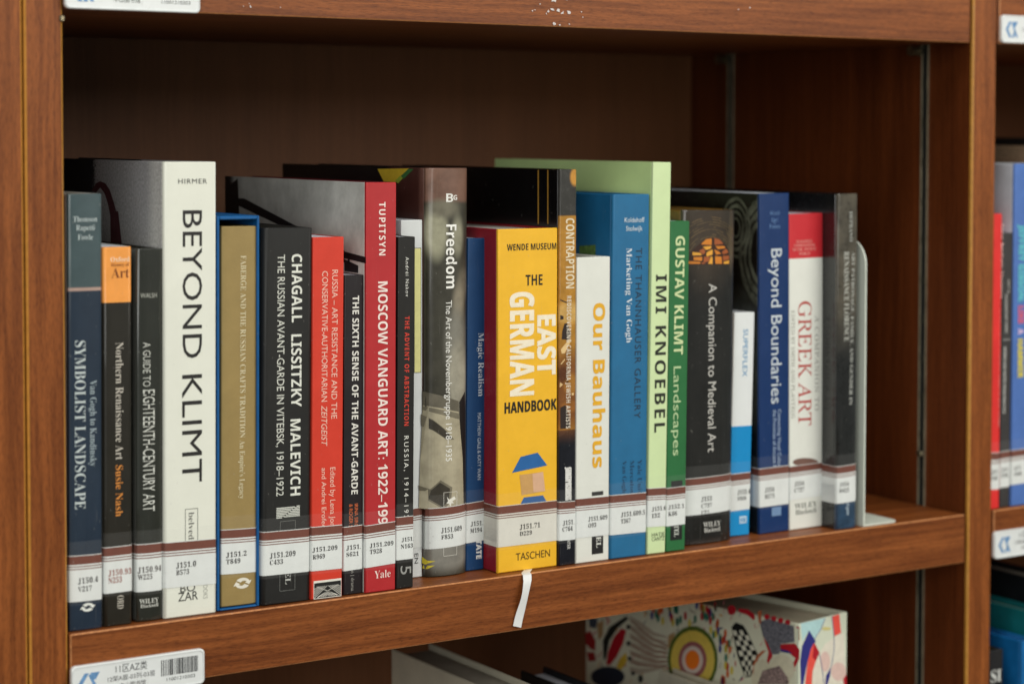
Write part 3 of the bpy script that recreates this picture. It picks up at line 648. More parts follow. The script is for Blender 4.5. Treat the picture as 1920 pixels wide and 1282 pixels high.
b.poly([[(800, 1046), (806, 1052), (818, 1052), (807, 1057), (804, 1060), (800, 1058)], [(802, 1062), (817, 1060), (806, 1068), (801, 1068)]], (206, 190, 56), "yellow_shard")
b.poly([[(708, 317), (767, 316), (752, 332), (742, 342), (720, 341)]], (206, 176, 50), "yellow_arc", side=True); b.poly([[(752, 330), (766, 317), (776, 317), (757, 336)]], (60, 110, 60), "green_arc", side=True, proud=.0002); b.poly([[(741, 340), (750, 330), (757, 333), (747, 344)]], (150, 170, 60), "lime_arc", side=True, proud=.0002)
b.label(794, 954, 1031, (("J151.609", 827.5, 867, 988, 998.5), ("F853", 827.5, 849, 1001.5, 1010.7)))
# 13
b = Book("book", "slim dark blue book on magic realism left of the yellow handbook", (872.8, 1071), 907.6, (877.5, 448), 0.0275, 0.18, mat("deep_blue_cover", (20, 62, 106), 0.4, 0.05, 60), hard=False, edge=0.0012)
b.rot("Magic Realism", 896.8, 907, 624, 743, (196, 206, 214), "serif", -0.016); b.rot("MATTHEW GALE & KATY WAN", 895.3, 901.5, 774, 899, (186, 198, 210), "sans", 0.006)
b.rot("TATE", 893, 902.4, 1012, 1047, (226, 228, 224), "sans", 0.04)
b.label(873, 942, 1017, (("J151.", 882, 905, 976.5, 985.7), ("M194", 881, 903, 989, 998.4)))
# 14 yellow handbook
b = Book("book", "thick yellow spined handbook with crimson covers and a hanging white ribbon", (933.5, 1074.5), 1044.5, (934, 431), 0.0088, 0.17, mat("sunflower_cover", (236, 182, 44), 0.42, 0.03, 60, bump=.08), side=mat("crimson_board", (138, 28, 40), 0.45, 0.06, 60), edge=0.001, inset=0.0014, page=mat("grey_white_pages", (196, 192, 184), .75, .06, 40, bump=.6, bscale=(2500, 30, 30)))
hb = b
b.hor("WENDE MUSEUM", 950.4, 1043, 458, 470, (34, 30, 22), "sans", 0.03); b.hor("THE", 985.4, 1017, 515.5, 535.5, (34, 30, 22), "sans", 0.03)
b.rot("GERMAN", 956.5, 1000.5, 549, 742.5, (240, 230, 206), "sans", 0.05, xb2=956.5); b.rot("EAST", 1007.7, 1041, 591.5, 703, (240, 230, 206), "sans", 0.05)
b.hor("HANDBOOK", 946, 1043, 755, 775, (34, 30, 22), "sans", 0.04); b.hor("TASCHEN", 967, 1031, 1037, 1050.5, (52, 40, 20), "sans", 0.006)
def disc(cx, cy, rx, ry, n=20, a0=0, a1=2 * math.pi): return [(cx + rx * math.cos(a0 + (a1 - a0) * k / n), cy + ry * math.sin(a0 + (a1 - a0) * k / n)) for k in range(n)]
# plain colour blocks in place of the printed figure
b.poly([[(972, 952), (982, 932), (1018, 928), (1030, 949)]], (44, 92, 150), "blue_block"); b.poly([[(978, 928), (974, 890), (1018, 884), (1022, 920)]], (200, 156, 96), "tan_block"); b.poly([[(1000, 922), (998, 888), (1018, 884), (1022, 920)]], (214, 172, 140), "pale_block", proud=.0002); b.poly([[(960, 886), (976, 856), (1008, 848), (1026, 872)]], (36, 98, 160), "blue_block")
b.label(933.5, 949, 1026, (("J151.71", 974, 1012, 981.5, 992), ("D229", 974, 996.5, 995, 1004)), paper=mat("label_paper_warm", (216, 214, 204), 0.4, 0.03, 90))
m = MB(); RB = []
yb = b.root.location.y
for k in range(15):                                     # ribbon from under the book over the board's edge
    f = k / 14
    if k < 4: Y = 0.03 - 0.03 * k / 3 * 1.0; Z = ZS + 0.0004; 
    pass
a1 = on(990, 1078, 1, -0.004); a2 = on(971, 1174, 1, -0.004); rx_ = on(988.5, 1086, 1, -0.003).x; ry_ = on(990, 1077, 1, 0.0088).x
pts = [(ry_ + .002, 0.030, ZS + .0002), (ry_ + .001, 0.010, ZS + .0002), (rx_ + .0006, 0.0, ZS + .0004), (rx_, -0.0030, ZS - .0006)]
for k in range(1, 11):
    f = k / 10; q = a1.lerp(a2, f); pts.append((rx_ + (a2.x - rx_) * f + 0.0, -0.0042 - 0.0012 * math.sin(f * 5), ZS - .0006 + (a2.z - ZS) * f))
for k, p in enumerate(pts):
    w_ = 0.0031; sk = 0.0012 * (k / len(pts)); tw = 0.0006 * math.sin(k * .7)
    m.v.append((p[0] - w_ + 0.0, p[1] + tw, p[2] + (0.0012 if k == len(pts) - 1 else 0))); m.v.append((p[0] + w_, p[1] - tw, p[2] + sk * .5 - (0.0012 if k == len(pts) - 1 else 0)))
n0 = len(m.v)
for v in list(m.v): m.v.append((v[0], v[1] + 0.00025, v[2] - (0.00012 if v[1] > -0.002 else 0)))
for k in range(len(pts) - 1):
    a = 2 * k; m.f += [(a, a + 2, a + 3, a + 1), (n0 + a, n0 + a + 1, n0 + a + 3, n0 + a + 2), (a, n0 + a, n0 + a + 2, a + 2), (a + 1, a + 3, n0 + a + 3, n0 + a + 1)]; m.m += [0] * 4
rib = m.build("ribbon_bookmark", mat("white_satin", (224, 226, 226), 0.4, 0.03, 80), None, smooth=True)
rib.parent = b.root; rib.matrix_parent_inverse = (Matrix.Translation(b.root.location) @ Matrix.Rotation(b.th, 4, 'Y')).inverted()
# 15
cs = mat("contraption_photo", (24, 26, 34), 0.25, 0.14, 90, coat=.4, bands=((0.0956, 0.2463, (178, 128, 50), 0.0005), (0.0956, 0.150, (126, 78, 38), 0.012), (0.2463, 0.40, (58, 57, 54), 0.0012)),
    blobs=((0, 0.0125, 0.273, 0.004, 0.006, 0.3, (196, 140, 60)), (0, 0.008, 0.178, 0.012, 0.007, 0.4, (206, 164, 92)), (0, 0.010, 0.128, 0.006, 0.007, 0.4, (168, 116, 50)), (0, 0.009, 0.112, 0.007, 0.004, 0.4, (150, 96, 44)), (0, 0.003, 0.135, 0.004, 0.006, 0.4, (90, 52, 28))))
b = Book("book", "black glossy book with a gold and brown photographic spine, right of the yellow handbook", (1047.6, 1062), 1079, (1049.8, 318.7), 0.0070, 0.235, cs, side=mat("black_gloss_side", (14, 13, 14), 0.2, 0.1, 60, coat=.6), edge=0.0012)
def CT(*p): return [(1040 + x_ / 4.267, 520 + y_ / 4.267) for x_, y_ in p]
b.poly([CT((55, 495), (60, 430), (78, 368), (98, 366), (128, 440), (120, 500)), CT((45, 1040), (85, 1020), (110, 1100), (125, 1205), (45, 1210)), CT((45, 175), (90, 195), (172, 185), (172, 192), (90, 204), (45, 186)), CT((90, 610), (172, 570), (172, 580), (90, 620)), CT((45, 300), (70, 310), (70, 335), (45, 340)), CT((95, 830), (170, 824), (170, 832), (95, 840))], (44, 32, 26), "photo_print")
b.poly([CT((48, 575), (120, 488), (134, 500), (80, 606), (56, 610)), CT((42, 838), (66, 855), (42, 880)), CT((134, 925), (152, 922), (152, 940), (138, 944)), CT((48, 690), (80, 650), (82, 660), (50, 700))], (222, 188, 132), "photo_print")
b.rot("CONTRAPTION", 1061, 1076.5, 409.5, 541, (224, 210, 180), "sans", 0.03); b.rot("REDISCOVERING CALIFORNIA JEWISH ARTISTS", 1063, 1071, 555, 803, (224, 214, 196), "sans", 0.02, xb2=1061, spacing=1.15)
b.rot("CONTEMPORARY", 1066, 1070.5, 876, 937, (214, 214, 210), "sans", 0.05); b.rot("JEWISH MUSEUM", 1060.5, 1065, 876, 937, (214, 214, 210), "sans", 0.05); b.rot("CENTER", 1063.4, 1069, 1003, 1029, (200, 200, 196), "sans", 0.03)
for xx in (1008.5, 1026.5): b.poly([[(xx, 319), (xx + 2, 319), (xx + 2, 420), (xx, 420)]], (170, 128, 50), "gold_rule", side=True)
b.label(1047.5, 941, 1014, (("J151.", 1055, 1076, 974.5, 984), ("C764", 1054, 1073, 986.5, 996)))
# 16
b = Book("book", "white book with large yellow letters, right of the gold and brown spine", (1079.8, 1057.5), 1141.4, (1082.3, 484), 0.0065, 0.19, mat("white_board", (220, 222, 214), 0.5, 0.02, 60), page=PAGE, edge=0.0008)
b.rot("Our Bauhaus", 1112.5, 1134, 569, 877, (226, 170, 40), "sans", 0.04, xb2=1111)
b.rect(1109.5, 1131, 922, 929.5, (30, 30, 30), "black_bar"); b.rect(1109.5, 1131, 1000, 1039, (30, 30, 30), "black_bar"); b.rot("HIRMEL", 1118, 1126.5, 960, 1026.5, (220, 222, 214), "serif", 0.0)
b.label(1080, 935, 1009, (("J151.609", 1102.5, 1138, 967.5, 976.5), ("O93", 1102.5, 1117, 979.5, 988.5)))
# 17
tb = mat("azure_cloth", (30, 104, 148), 0.5, 0.05, 60, bump=.25, bscale=(1500, 1500, 1500))
b = Book("book", "mid blue cloth hardback with dark and white titles, left of the tall pale green book", (1143.5, 1050), 1212, (1150, 366), 0.0060, 0.21, tb, side=mat("azure_cloth_side", (28, 100, 146), 0.5, 0.06, 60), edge=0.0018)
b.hor("Koldehoff", 1171, 1208, 408, 417, (206, 218, 224), "sans", -0.012); b.hor("Stolwijk", 1173.6, 1204.4, 424, 433, (206, 218, 224), "sans", -0.012)
b.rot("THE THANNHAUSER GALLERY", 1192, 1203.5, 465, 784.5, (34, 46, 62), "sans", 0.014, spacing=1.15, xb2=1189); b.rot("Marketing Van Gogh", 1174.5, 1184.5, 465, 642.7, (214, 222, 226), "serif", -0.012)
b.rot("Yale University", 1195.5, 1203.5, 861.5, 962, (22, 50, 80), "serif", -0.016); b.rot("Mercatorfonds", 1181.4, 1189, 863, 962, (22, 50, 80), "serif", -0.016); b.rot("Van Gogh Museum", 1167, 1174.5, 864, 980, (22, 50, 80), "serif", -0.016)
b.poly([[(1086, 461), (1117, 459), (1117, 481), (1086, 484)]], mat("cover_photo", (96, 130, 66), 0.5, 0.3, 250), "cover_photo", side=True)
b.label(1144, 928.5, 1003.5, (("J151.609.5", 1163.7, 1208.5, 959, 968.5), ("T367", 1163.7, 1181.5, 971.5, 981)))
# 18
b = Book("book", "tall pale green book with black capitals, tallest in the right half of the row", (1213.8, 1040), 1247, (1225, 305.5), 0.0055, 0.225, mat("pale_green_cover", (204, 224, 172), 0.45, 0.02, 60), side=mat("pale_green_side", (204, 232, 162), 0.45, 0.03, 30), hard=False, edge=0.0006)
b.rot("IMI KNOEBEL", 1230, 1250, 515, 810.7, (38, 42, 34), "sans", 0.022, spacing=1.2, xb2=1226.5)
b.hor("HATJE", 1221.7, 1245.5, 999, 1006, (44, 50, 36), "sans", 0.01); b.hor("CANTZ", 1221.7, 1245.5, 1007, 1014, (44, 50, 36), "sans", 0.01)
b.label(1214, 915.5, 988.5, (("J151.6", 1221.7, 1248, 949, 957.7), ("I32", 1221.7, 1236.5, 961.5, 970.5)), wrap=0.01)
# 19
b = Book("book", "slim forest green paperback right of the tall pale green book", (1248.8, 1035), 1284, (1257.5, 416), 0.0055, 0.18, mat("forest_green_cover", (44, 108, 62), 0.4, 0.04, 60), hard=False, edge=0.0006)
b.rot("GUSTAV KLIMT", 1267, 1284, 442.5, 665, (206, 220, 166), "sans", 0.03, xb2=1263); b.rot("Landscapes", 1263, 1276.5, 687, 854, (186, 210, 160), "sans", -0.004, xb2=1261.7)
b.rect(1258.4, 1279.5, 901.5, 914, (26, 30, 28), "black_panel"); b.rect(1257, 1279, 985, 1013, (26, 30, 28), "black_panel"); b.rot("PRESTEL", 1264, 1272, 955, 1006, (210, 214, 206), "serif", 0.0)
b.label(1249.6, 914, 986, (("J152.1", 1252.5, 1282, 945.5, 954), ("K66", 1252.5, 1268.5, 958, 967)), wrap=0.01)
# 20
ms = mat("medieval_jacket", (26, 25, 23), 0.3, 0.2, 40, coat=1.0, coat_bump=0.8, bands=((0.2077, 0.40, (50, 44, 37), 0.0004),), blobs=((0, 0.02, 0.225, 0.02, 0.03, .8, (62, 50, 38)), (0, 0.044, 0.225, 0.003, 0.02, .6, (96, 84, 66))))
b = Book("book", "dark book with a glowing orange arched window at the head of its spine", (1272, 1019), 1369, (1279, 396), 0.0150, 0.20, ms, side=mat("dark_brown_side", (136, 100, 40), .3, .2, 60, coat=.6), sag=0.0048, edge=0.0005)
b.rot("A Companion to Medieval Art", 1329, 1344, 532, 847.5, (196, 194, 188), "sans", -0.012, xb2=1327)
def MD(*p): return [(1250 + x_ / 5.826, 380 + y_ / 5.826) for x_, y_ in p]
b.poly([MD((248, 676), (262, 590), (300, 510), (370, 440), (430, 398), (500, 380), (565, 392), (630, 440), (680, 520), (700, 600), (704, 672))], (52, 28, 17), "window_print")
PN = [MD(*q) for q in (((375, 455), (430, 400), (490, 390), (490, 462)), ((520, 388), (570, 400), (625, 450), (520, 460)), ((395, 480), (490, 474), (480, 502), (430, 518)), ((530, 474), (632, 474), (645, 498), (560, 508)),
    ((355, 528), (402, 498), (425, 540), (400, 568)), ((440, 540), (500, 510), (500, 566), (440, 588), (430, 568)), ((516, 510), (560, 528), (598, 558), (540, 568)), ((604, 540), (655, 503), (686, 545), (622, 566)),
    ((290, 540), (368, 548), (388, 572), (292, 578)), ((302, 596), (390, 594), (386, 636), (302, 630)), ((406, 590), (470, 590), (468, 636), (402, 656)), ((484, 584), (500, 600), (500, 668), (452, 668)),
    ((526, 585), (600, 590), (608, 668), (532, 668)), ((616, 584), (692, 578), (694, 618), (622, 636)), ((624, 646), (694, 630), (692, 668), (628, 668)), ((258, 640), (370, 648), (370, 668), (254, 670)), ((384, 650), (430, 668), (384, 669)))]
for c_, off_ in (((204, 124, 38), 0), ((158, 84, 42), 1), ((224, 160, 58), 2)): b.poly(PN[off_::3], c_, "window_pane_print", proud=.00024)
AR = []; rr = random.Random(11)
for q in range(9):
    ry, rx = 290 + q * 27, 250 + q * 20
    t_ = 3.5 + rr.uniform(0, .2)
    while t_ < 5.9:
        dt = rr.uniform(.08, .3); th = rr.uniform(3, 7)
        if rr.random() < .72: AR.append([p for tt_ in (t_, t_ + dt / 2, t_ + dt) for p in MD((485 + rx * math.cos(tt_), 660 + ry * math.sin(tt_)))] + [p for tt_ in (t_ + dt, t_ + dt / 2, t_) for p in MD((485 + (rx - th) * math.cos(tt_), 660 + (ry - th) * math.sin(tt_)))])
        t_ += dt + .02
AR = [a_ for a_ in AR if all(p[1] > 398 and 1280 < p[0] < 1380 for p in a_)]
b.poly(AR, (112, 92, 62), "carved_arch_print", proud=.0002)["kind"] = "stuff"
b.hor("WILEY", 1318.5, 1352, 979, 988, (200, 200, 194), "serif", 0); b.hor("Blackwell", 1320, 1351, 990, 998, (200, 200, 194), "serif", 0)
b.label(1272, 898.5, 968.5, (("J153", 1314.5, 1334, 930, 939.5), ("C737", 1314.5, 1334, 943, 952), ("[2]", 1315, 1328, 956, 965)))
# 21
b = Book("book", "smallest book of the row, white above and sky blue below", (1367, 1005), 1404.5, (1377.5, 588), 0.0262, 0.15, mat("white_blue_cover", (222, 226, 226), 0.4, 0.02, 60, bands=((-0.01, 0.0832, (20, 138, 200), 0.0002),)), hard=False, edge=0.0006)
b.rot("SUPERFLEX", 1393.7, 1402.4, 617, 706, (64, 138, 186), "sans", 0.008, xb2=1391.8)
b.rect(1386.5, 1400, 967.5, 981, (190, 214, 226), "publisher_mark", n=3); b.hor("HK", 1388, 1398.5, 970, 979, (20, 120, 180), "sans", .02)
b.label(1370, 887.5, 957.5, (("J153.4", 1382, 1406, 917, 926.5), ("S969", 1382, 1398, 929.5, 938)), wrap=0.01)
# 22
bs = mat("carved_stone_print", (20, 21, 22), 0.35, 0.4, 70, coat=.2,
    blobs=tuple((1, 0.030, 0.232, 0.005 + .0042 * k, 0.007 + .005 * k, 0.5, (104, 108, 94), 0, .16 / (1 + k * .5)) for k in range(4)) + tuple((1, -0.004, 0.214, 0.016 + .006 * k, 0.024 + .007 * k, 0.5, (92, 96, 84), 0, .11 / (1 + k * .3)) for k in range(3)) + ((1, 0.02, 0.13, 0.02, 0.05, .5, (58, 62, 56)), (1, 0.12, 0.2, 0.055, 0.4, .2, (16, 18, 26))))
b = Book("book", "royal blue spined book reading Beyond Boundaries with a carved stone cover", (1424, 1002), 1479, (1424, 364), 0.0225, 0.23, mat("royal_blue_cover", (16, 49, 98), 0.38, 0.04, 60), side=bs, hard=False, edge=0.0007)
for t_, ya in (("Alcock", 395.5), ("Egri", 408.5), ("Frakes", 420.5)): b.hor(t_, 1443 if t_ != "Egri" else 1447, 1462 if t_ != "Egri" else 1458, ya, ya + 8, (98, 132, 178), "sans", -0.01)
b.rot("Beyond Boundaries", 1446, 1465.5, 466.7, 757, (206, 214, 220), "sans", -0.006); b.rot("Connecting Visual Cultures in", 1458, 1464.4, 767.5, 895, (166, 184, 206), "sans", 0.0); b.rot("the Provinces of Ancient Rome", 1449, 1455.5, 768, 895, (166, 184, 206), "sans", 0.0)
b.rect(1447, 1464.5, 951, 967.5, (110, 140, 178), "publisher_mark", n=3)
b.label(1424, 878, 951, (("J154", 1433.6, 1451, 913, 922.5), ("B573", 1433.6, 1451, 925.5, 934.5)))
# 23
b = Book("book", "white book with a red spine head, a companion to Greek art", (1480.5, 990.5), 1543, (1480, 402.5), 0.0225, 0.19, mat("white_red_cover", (222, 224, 216), 0.4, 0.02, 60, bands=((0.2087, 0.40, (196, 42, 50), 0.0002),)), edge=0.0009, hard=False)
for k, t_ in enumerate(("BLACKWELL", "COMPANIONS", "TO THE ANCIENT", "WORLD")):
    w_ = (30, 38, 44, 20)[k]; b.hor(t_, 1508 - w_ / 2, 1508 + w_ / 2, 450.5 + 7.6 * k, 455.8 + 7.6 * k, (226, 160, 150), "serif", -0.006)
b.rot("GREEK ART", 1497, 1521, 565.5, 799, (176, 52, 44), "serif", -0.022); b.rot("A COMPANION TO", 1527.3, 1535.3, 591, 769.5, (150, 150, 144), "serif", -0.02, spacing=1.15); b.rot("EDITED BY SMITH AND PLANTZOS", 1483.5, 1490, 582, 784, (130, 128, 120), "serif", -0.016)
b.poly([disc(1510, 866, 24, 8)], (110, 76, 64), "vase_rim")
b.hor("WILEY", 1489.7, 1532, 944, 953.5, (84, 88, 82), "serif", -0.01); b.hor("Blackwell", 1491.5, 1530.5, 956, 965, (84, 88, 82), "serif", -0.01)
b.label(1480.5, 873.5, 937, (("J154", 1489, 1507, 902, 911), ("C737", 1489, 1507, 914, 923)), wrap=0.01)
# 24
ds = mat("mottled_jacket", (26, 27, 27), 0.28, 0.3, 60, coat=1.0, coat_bump=0.8, bands=((0.155, 0.4, (84, 78, 66), 0.03), (-0.01, 0.0215, (44, 70, 96), 0.0003)))
b = Book("book", "dark jacketed book on patronage in Renaissance Florence beside the bookend", (1567, 994), 1604, (1570, 364.5), 0.0035, 0.245, ds, side=mat("black_jacket_side", (20, 20, 22), 0.25, 0.1, 60, coat=.8), sag=0.0018, edge=0.0008)
b.rot("DEPRANO", 1592.5, 1599, 396.5, 452.8, (170, 172, 166), "serif", -0.01); b.rot("ART PATRONAGE, FAMILY, AND GENDER IN", 1597.5, 1603.5, 472, 759, (180, 182, 176), "serif", -0.006, xb2=1592); b.rot("RENAISSANCE FLORENCE", 1583, 1591.5, 472, 640, (188, 190, 182), "serif", -0.006)
b.rot("Ashgate", 1587.4, 1593, 936, 965, (190, 206, 218), "sans", 0.01)
b.label(1567, 874, 944, (("J154", 1575, 1591, 903.5, 911.5), ("D425", 1574, 1591, 915, 923.5)))

# ------------------------------------------------------------------ bookend
be = empty("bookend"); tag(be, "pale grey steel bookend holding up the right end of the book row", "bookend")
BM = mat("pale_enamel", (214, 220, 208), 0.35, 0.03, 60)
bx0 = on(1620.5, 987, 1, 0.004).x
m = MB(); t = 0.0013; hB = on(1612, 447, 1, 0.02).z - ZS; n = 8; R = 0.020; yf, ybk = 0.0035, 0.130
prof = [(ybk, 0.0016), (yf, 0.0016)] + [(yf + R - R * math.cos(k / n * math.pi / 2), hB - R + R * math.sin(k / n * math.pi / 2)) for k in range(n + 1)] + [(ybk - R + R * math.sin(k / n * math.pi / 2), hB - R + R * math.cos(k / n * math.pi / 2)) for k in range(n + 1)]
sx = -math.radians(0.0)
def plate(prof, f0, f1):
    A = [f0(p) for p in prof]; B = [f1(p) for p in prof]
    m.quad(A); m.quad(B[::-1])
    for k in range(len(A)): m.quad((A[k], B[k], B[(k + 1) % len(A)], A[(k + 1) % len(A)]))
plate(prof, lambda p: (bx0 - t, p[0], ZS + p[1]), lambda p: (bx0, p[0], ZS + p[1])); m.build("upright_plate", BM, be)
m = MB(); wB = on(1680, 977, 1, 0.008).x - bx0; r = 0.006
prof = [(0, yf), (wB - r, yf)] + [(wB - r + r * math.sin(k / n * math.pi / 2), yf + r - r * math.cos(k / n * math.pi / 2)) for k in range(1, n + 1)] + [(wB, 0.05), (wB - 0.012, 0.062), (0, 0.062)]
plate(prof, lambda p: (bx0 - t + 0.0 + p[0], p[1], ZS + 0.0002), lambda p: (bx0 - t + p[0], p[1], ZS + 0.0015)); m.build("base_plate", BM, be)

# ------------------------------------------------------------------ shelf signs
SW = mat("sign_plastic", (224, 228, 228), 0.25, 0.02, 60, coat=.5); INKD = (54, 56, 58); BLU = mat("sign_logo_blue", (108, 152, 198), .4, 0.15, 300)
def sign(label, x0, zlow, X1=None, logo_gap=True):
    w_, h_, d_ = 0.0850, 0.0222, 0.0032; r = 0.003; n = 6
    root = empty("shelf_sign", (x0, -0.0014, zlow)); tag(root, label, "sign", "white plastic signs clipped to the shelf fronts")
    ol = []
    for cx, cz, a0 in ((w_ - r, r, -90), (w_ - r, h_ - r, 0), (r, h_ - r, 90), (r, r, 180)):
        for k in range(n + 1): a_ = math.radians(a0 + 90 * k / n); ol.append((cx + r * math.cos(a_), cz + r * math.sin(a_)))
    def ring(s_, y): return [(w_ / 2 + (p[0] - w_ / 2) * s_[0], y, h_ / 2 + (p[1] - h_ / 2) * s_[1]) for p in ol]
    m = MB(); Rg = [ring((1, 1), 0), ring((1, 1), -d_ + .0006), ring((0.985, 0.95), -d_), ring((0.975, 0.90), -d_), ring((0.972, 0.89), -d_ + .0004)]
    for a_, b_ in zip(Rg[:-1], Rg[1:]):
        for k in range(len(ol)): m.quad((a_[k], a_[(k + 1) % len(ol)], b_[(k + 1) % len(ol)], b_[k]))
    m.quad(Rg[-1]); m.quad(Rg[0][::-1]); m.build("sign_body", SW, root, smooth=True)
    y = -d_ + .0003
    def T(text, u0, u1, z0, z1, col=INKD, st="sans", wt=0.0):
        V, F = glyphs(text, st, wt); c0, c1 = caph(st, wt); ux = [v[0] for v in V]; a_, b_ = min(ux), max(ux)
        m = MB(); m.v = [(u0 + (u1 - u0) * (u - a_) / (b_ - a_), y, z0 + (z1 - z0) * (v - c0) / (c1 - c0)) for u, v in V]; m.f = F; m.m = [0] * len(F)
        m.build("lettering", ink(col), root)
    T("11区AZ类", 0.0275, 0.0475, 0.0150, 0.0190, wt=-0.004); T("12架A面-03列-03层", 0.0225, 0.0525, 0.0100, 0.0126); T("中山图书馆", 0.0300, 0.0465, 0.0050, 0.0076); T("11001210303", 0.0600, 0.0785, 0.0050, 0.0071)
    m = MB(); u = 0.0565
    rr = random.Random(5)
    while u < 0.0812:
        bw = rr.choice((.0003, .0003, .0006, .0009)); m.quad([(u, y, 0.0085), (u + bw, y, 0.0085), (u + bw, y, 0.0185), (u, y, 0.0185)]); u += bw + rr.choice((.0003, .0004, .0007))
    m.build("barcode", ink((40, 42, 44)), root)
    m = MB()
    def q(*p): m.quad([(a_, y, b_) for a_, b_ in p])
    # angular blue emblem: two crossing ribbons with a cut
    q((.0040, .0108), (.0068, .0108), (.0108, .0172), (.0080, .0172)); q((.0040, .0108), (.0080, .0044), (.0108, .0044), (.0068, .0108))
    q((.0118, .0172), (.0176, .0172), (.0150, .0128), (.0133, .0128)); q((.0105, .0158), (.0118, .0166), (.0178, .0046), (.0155, .0046)); q((.0110, .0044), (.0135, .0044), (.0148, .0078), (.0136, .0100))
    m.build("emblem", BLU, root)
    return root
ZLO = ZS - TH
sign("white sign with barcode under the left end of the book shelf", XL + 0.0006, ZLO - 0.0027)
sign("white sign on the upper board's left end, only its foot in the photo", XL + 0.0002, ZT - 0.0005)
sign("white sign on the upper board just right of the right upright", 1.1978, ZT + 0.0006)
sign("white sign on the lower board just right of the right upright", 1.1915 + 0.0045, ZLO - 0.0005)

# ------------------------------------------------------------------ right bay books
def rb(label, bl, xr, tl, Y, D, mt, **k): return Book("book", label, bl, xr, tl, Y, D, mt, **k)
b = rb("narrow bright red book just beyond the right upright", (1855, 956), 1873, (1861, 402), 0.004, 0.19, mat("signal_red", (222, 50, 48), .4), hard=False, edge=.0008)
b.rot("Some Aesthetic Decisions", 1878, 1883.5, 420, 560, (240, 200, 196), "sans", .01, xb2=1876); b.rot("a centennial of modern objects and notes", 1875, 1879, 566, 800, (232, 140, 132), "sans", 0, xb2=1871)
b.label(1855, 849, 918, (("J11", 1858, 1870, 880, 889), ("C462", 1857, 1870, 892, 900)), wrap=0.01)
b = rb("thin charcoal book beside the bright red one beyond the upright", (1873.8, 952), 1892, (1881.5, 438), 0.006, 0.18, mat("charcoal_soft", (58, 56, 56), .45), hard=False, edge=.0008)
b.rot("ART &", 1889, 1893, 524, 550, (190, 190, 186), "sans", .01); b.rot("DOCUMENTARY FORMS", 1884.5, 1888.5, 552, 624, (190, 190, 186), "sans", .02); b.rect(1880, 1894, 636, 638, (150, 150, 148)); b.rot("WORKS AND NOTES FROM PRACTICE", 1882, 1886.5, 650, 775, (200, 200, 196), "sans", .02, xb2=1880)
b.label(1874, 846, 914, (("J11", 1877, 1889, 876, 884), ("D705", 1877, 1889, 887, 895)), wrap=0.01)
b = rb("tall cobalt blue book with bright coloured letters at the right photo edge", (1895.6, 949), 1958, (1903, 308), 0.005, 0.215, mat("cobalt_cover", (78, 114, 182), .45), side=mat("pale_grey_side", (206, 210, 218), .4), edge=.001, inset=0.0006, page=mat("mint_page_edges", (176, 208, 194), .7, .2, 90))
b.rot("JEFFREY GIBSON:", 1911, 1921, 422, 566, (96, 186, 196), "sans", .05, xb2=1909.5); b.rot("LIKE", 1909.5, 1919, 574, 606, (206, 96, 120), "sans", .05); b.rot("A", 1909, 1918.5, 617, 626, (206, 180, 214), "sans", .05); b.rot("HAMMER", 1908.5, 1918, 636, 708, (206, 192, 80), "sans", .05)
b.label(1895, 843, 908, (("J171", 1901, 1913, 873, 881), ("G448", 1901, 1914, 884, 892)))
for nm, lab, X0, X1, Ya, D, Hh, cl, pg in (("book", "book with a mottled tan top standing behind the cobalt one", 1.2785, 1.3060, 0.03, 0.24, on(1885, 274, 0, 1.2785).z - ZS, (158, 130, 104), PAGE), ("book", "black book, tallest at the right photo edge", 1.3070, 1.3400, 0.02, 0.28, on(1890, 259, 0, 1.3070).z - ZS, (16, 16, 18), PAGE)):
    r0 = empty(nm, (X0, Ya, ZS + .0003)); tag(r0, lab, "book"); w_ = X1 - X0; mt = mat("rear_cover_%d" % cl[0], cl, .6, .3, 500)
    for n_, lo, hi, q_ in (("spine", (0, 0, 0), (w_, .003, Hh), mt), ("back_cover", (0, .0031, 0), (.0025, D, Hh), mt), ("front_cover", (w_ - .0025, .0031, 0), (w_, D, Hh), mt), ("page_block", (.0026, .0032, .003), (w_ - .0026, D - .003, Hh - .003), pg)):
        m = MB(); m.box(lo, hi, bev=.0005); m.build(n_, q_, r0)

# ------------------------------------------------------------------ boards below: lower shelf books
ZL = ZS - 0.4155
def plainbook(label, X0, Y0, w_, D, H, yaw, side, page, spine, tilt=0.0, bt=.0026, name="book", zl=ZL, lean=0.0):
    r0 = empty(name, (X0, Y0, zl + .0004 + max(0, w_ * math.sin(tilt)))); r0.rotation_euler = (0, tilt, yaw); tag(r0, label, "book")
    sp = None
    for n_, lo, hi, q_ in (("spine", (0, 0, 0), (w_, .003, H), spine), ("back_cover", (0, .0031, 0), (bt, D, H), side), ("front_cover", (w_ - bt, .0031, 0), (w_, D, H), side), ("page_block", (bt + .0001, .0032, .003), (w_ - bt - .0001, D - .003, H - .0045), page)):
        m = MB(); m.box(lo, hi, bev=.0006); o = m.build(n_, q_, r0)
    return r0
def yawbook(label, X0, Y0, w_, D, ztop, yaw, side, page, spine):
    H = ztop - ZL - .0004; r0 = plainbook(label, X0, Y0, w_, D, H, yaw, side, page, spine)
    k = Book.__new__(Book); k.w, k.H, k.D, k.sag, k.edge, k.root = w_, H, D, 0, 0, r0
    k.Minv = (Matrix.Translation(r0.location) @ Matrix.Rotation(yaw, 4, 'Z')).inverted(); return k
CR = mat("cream_print", (214, 214, 192), 0.35, 0.05, 40, coat=.3)
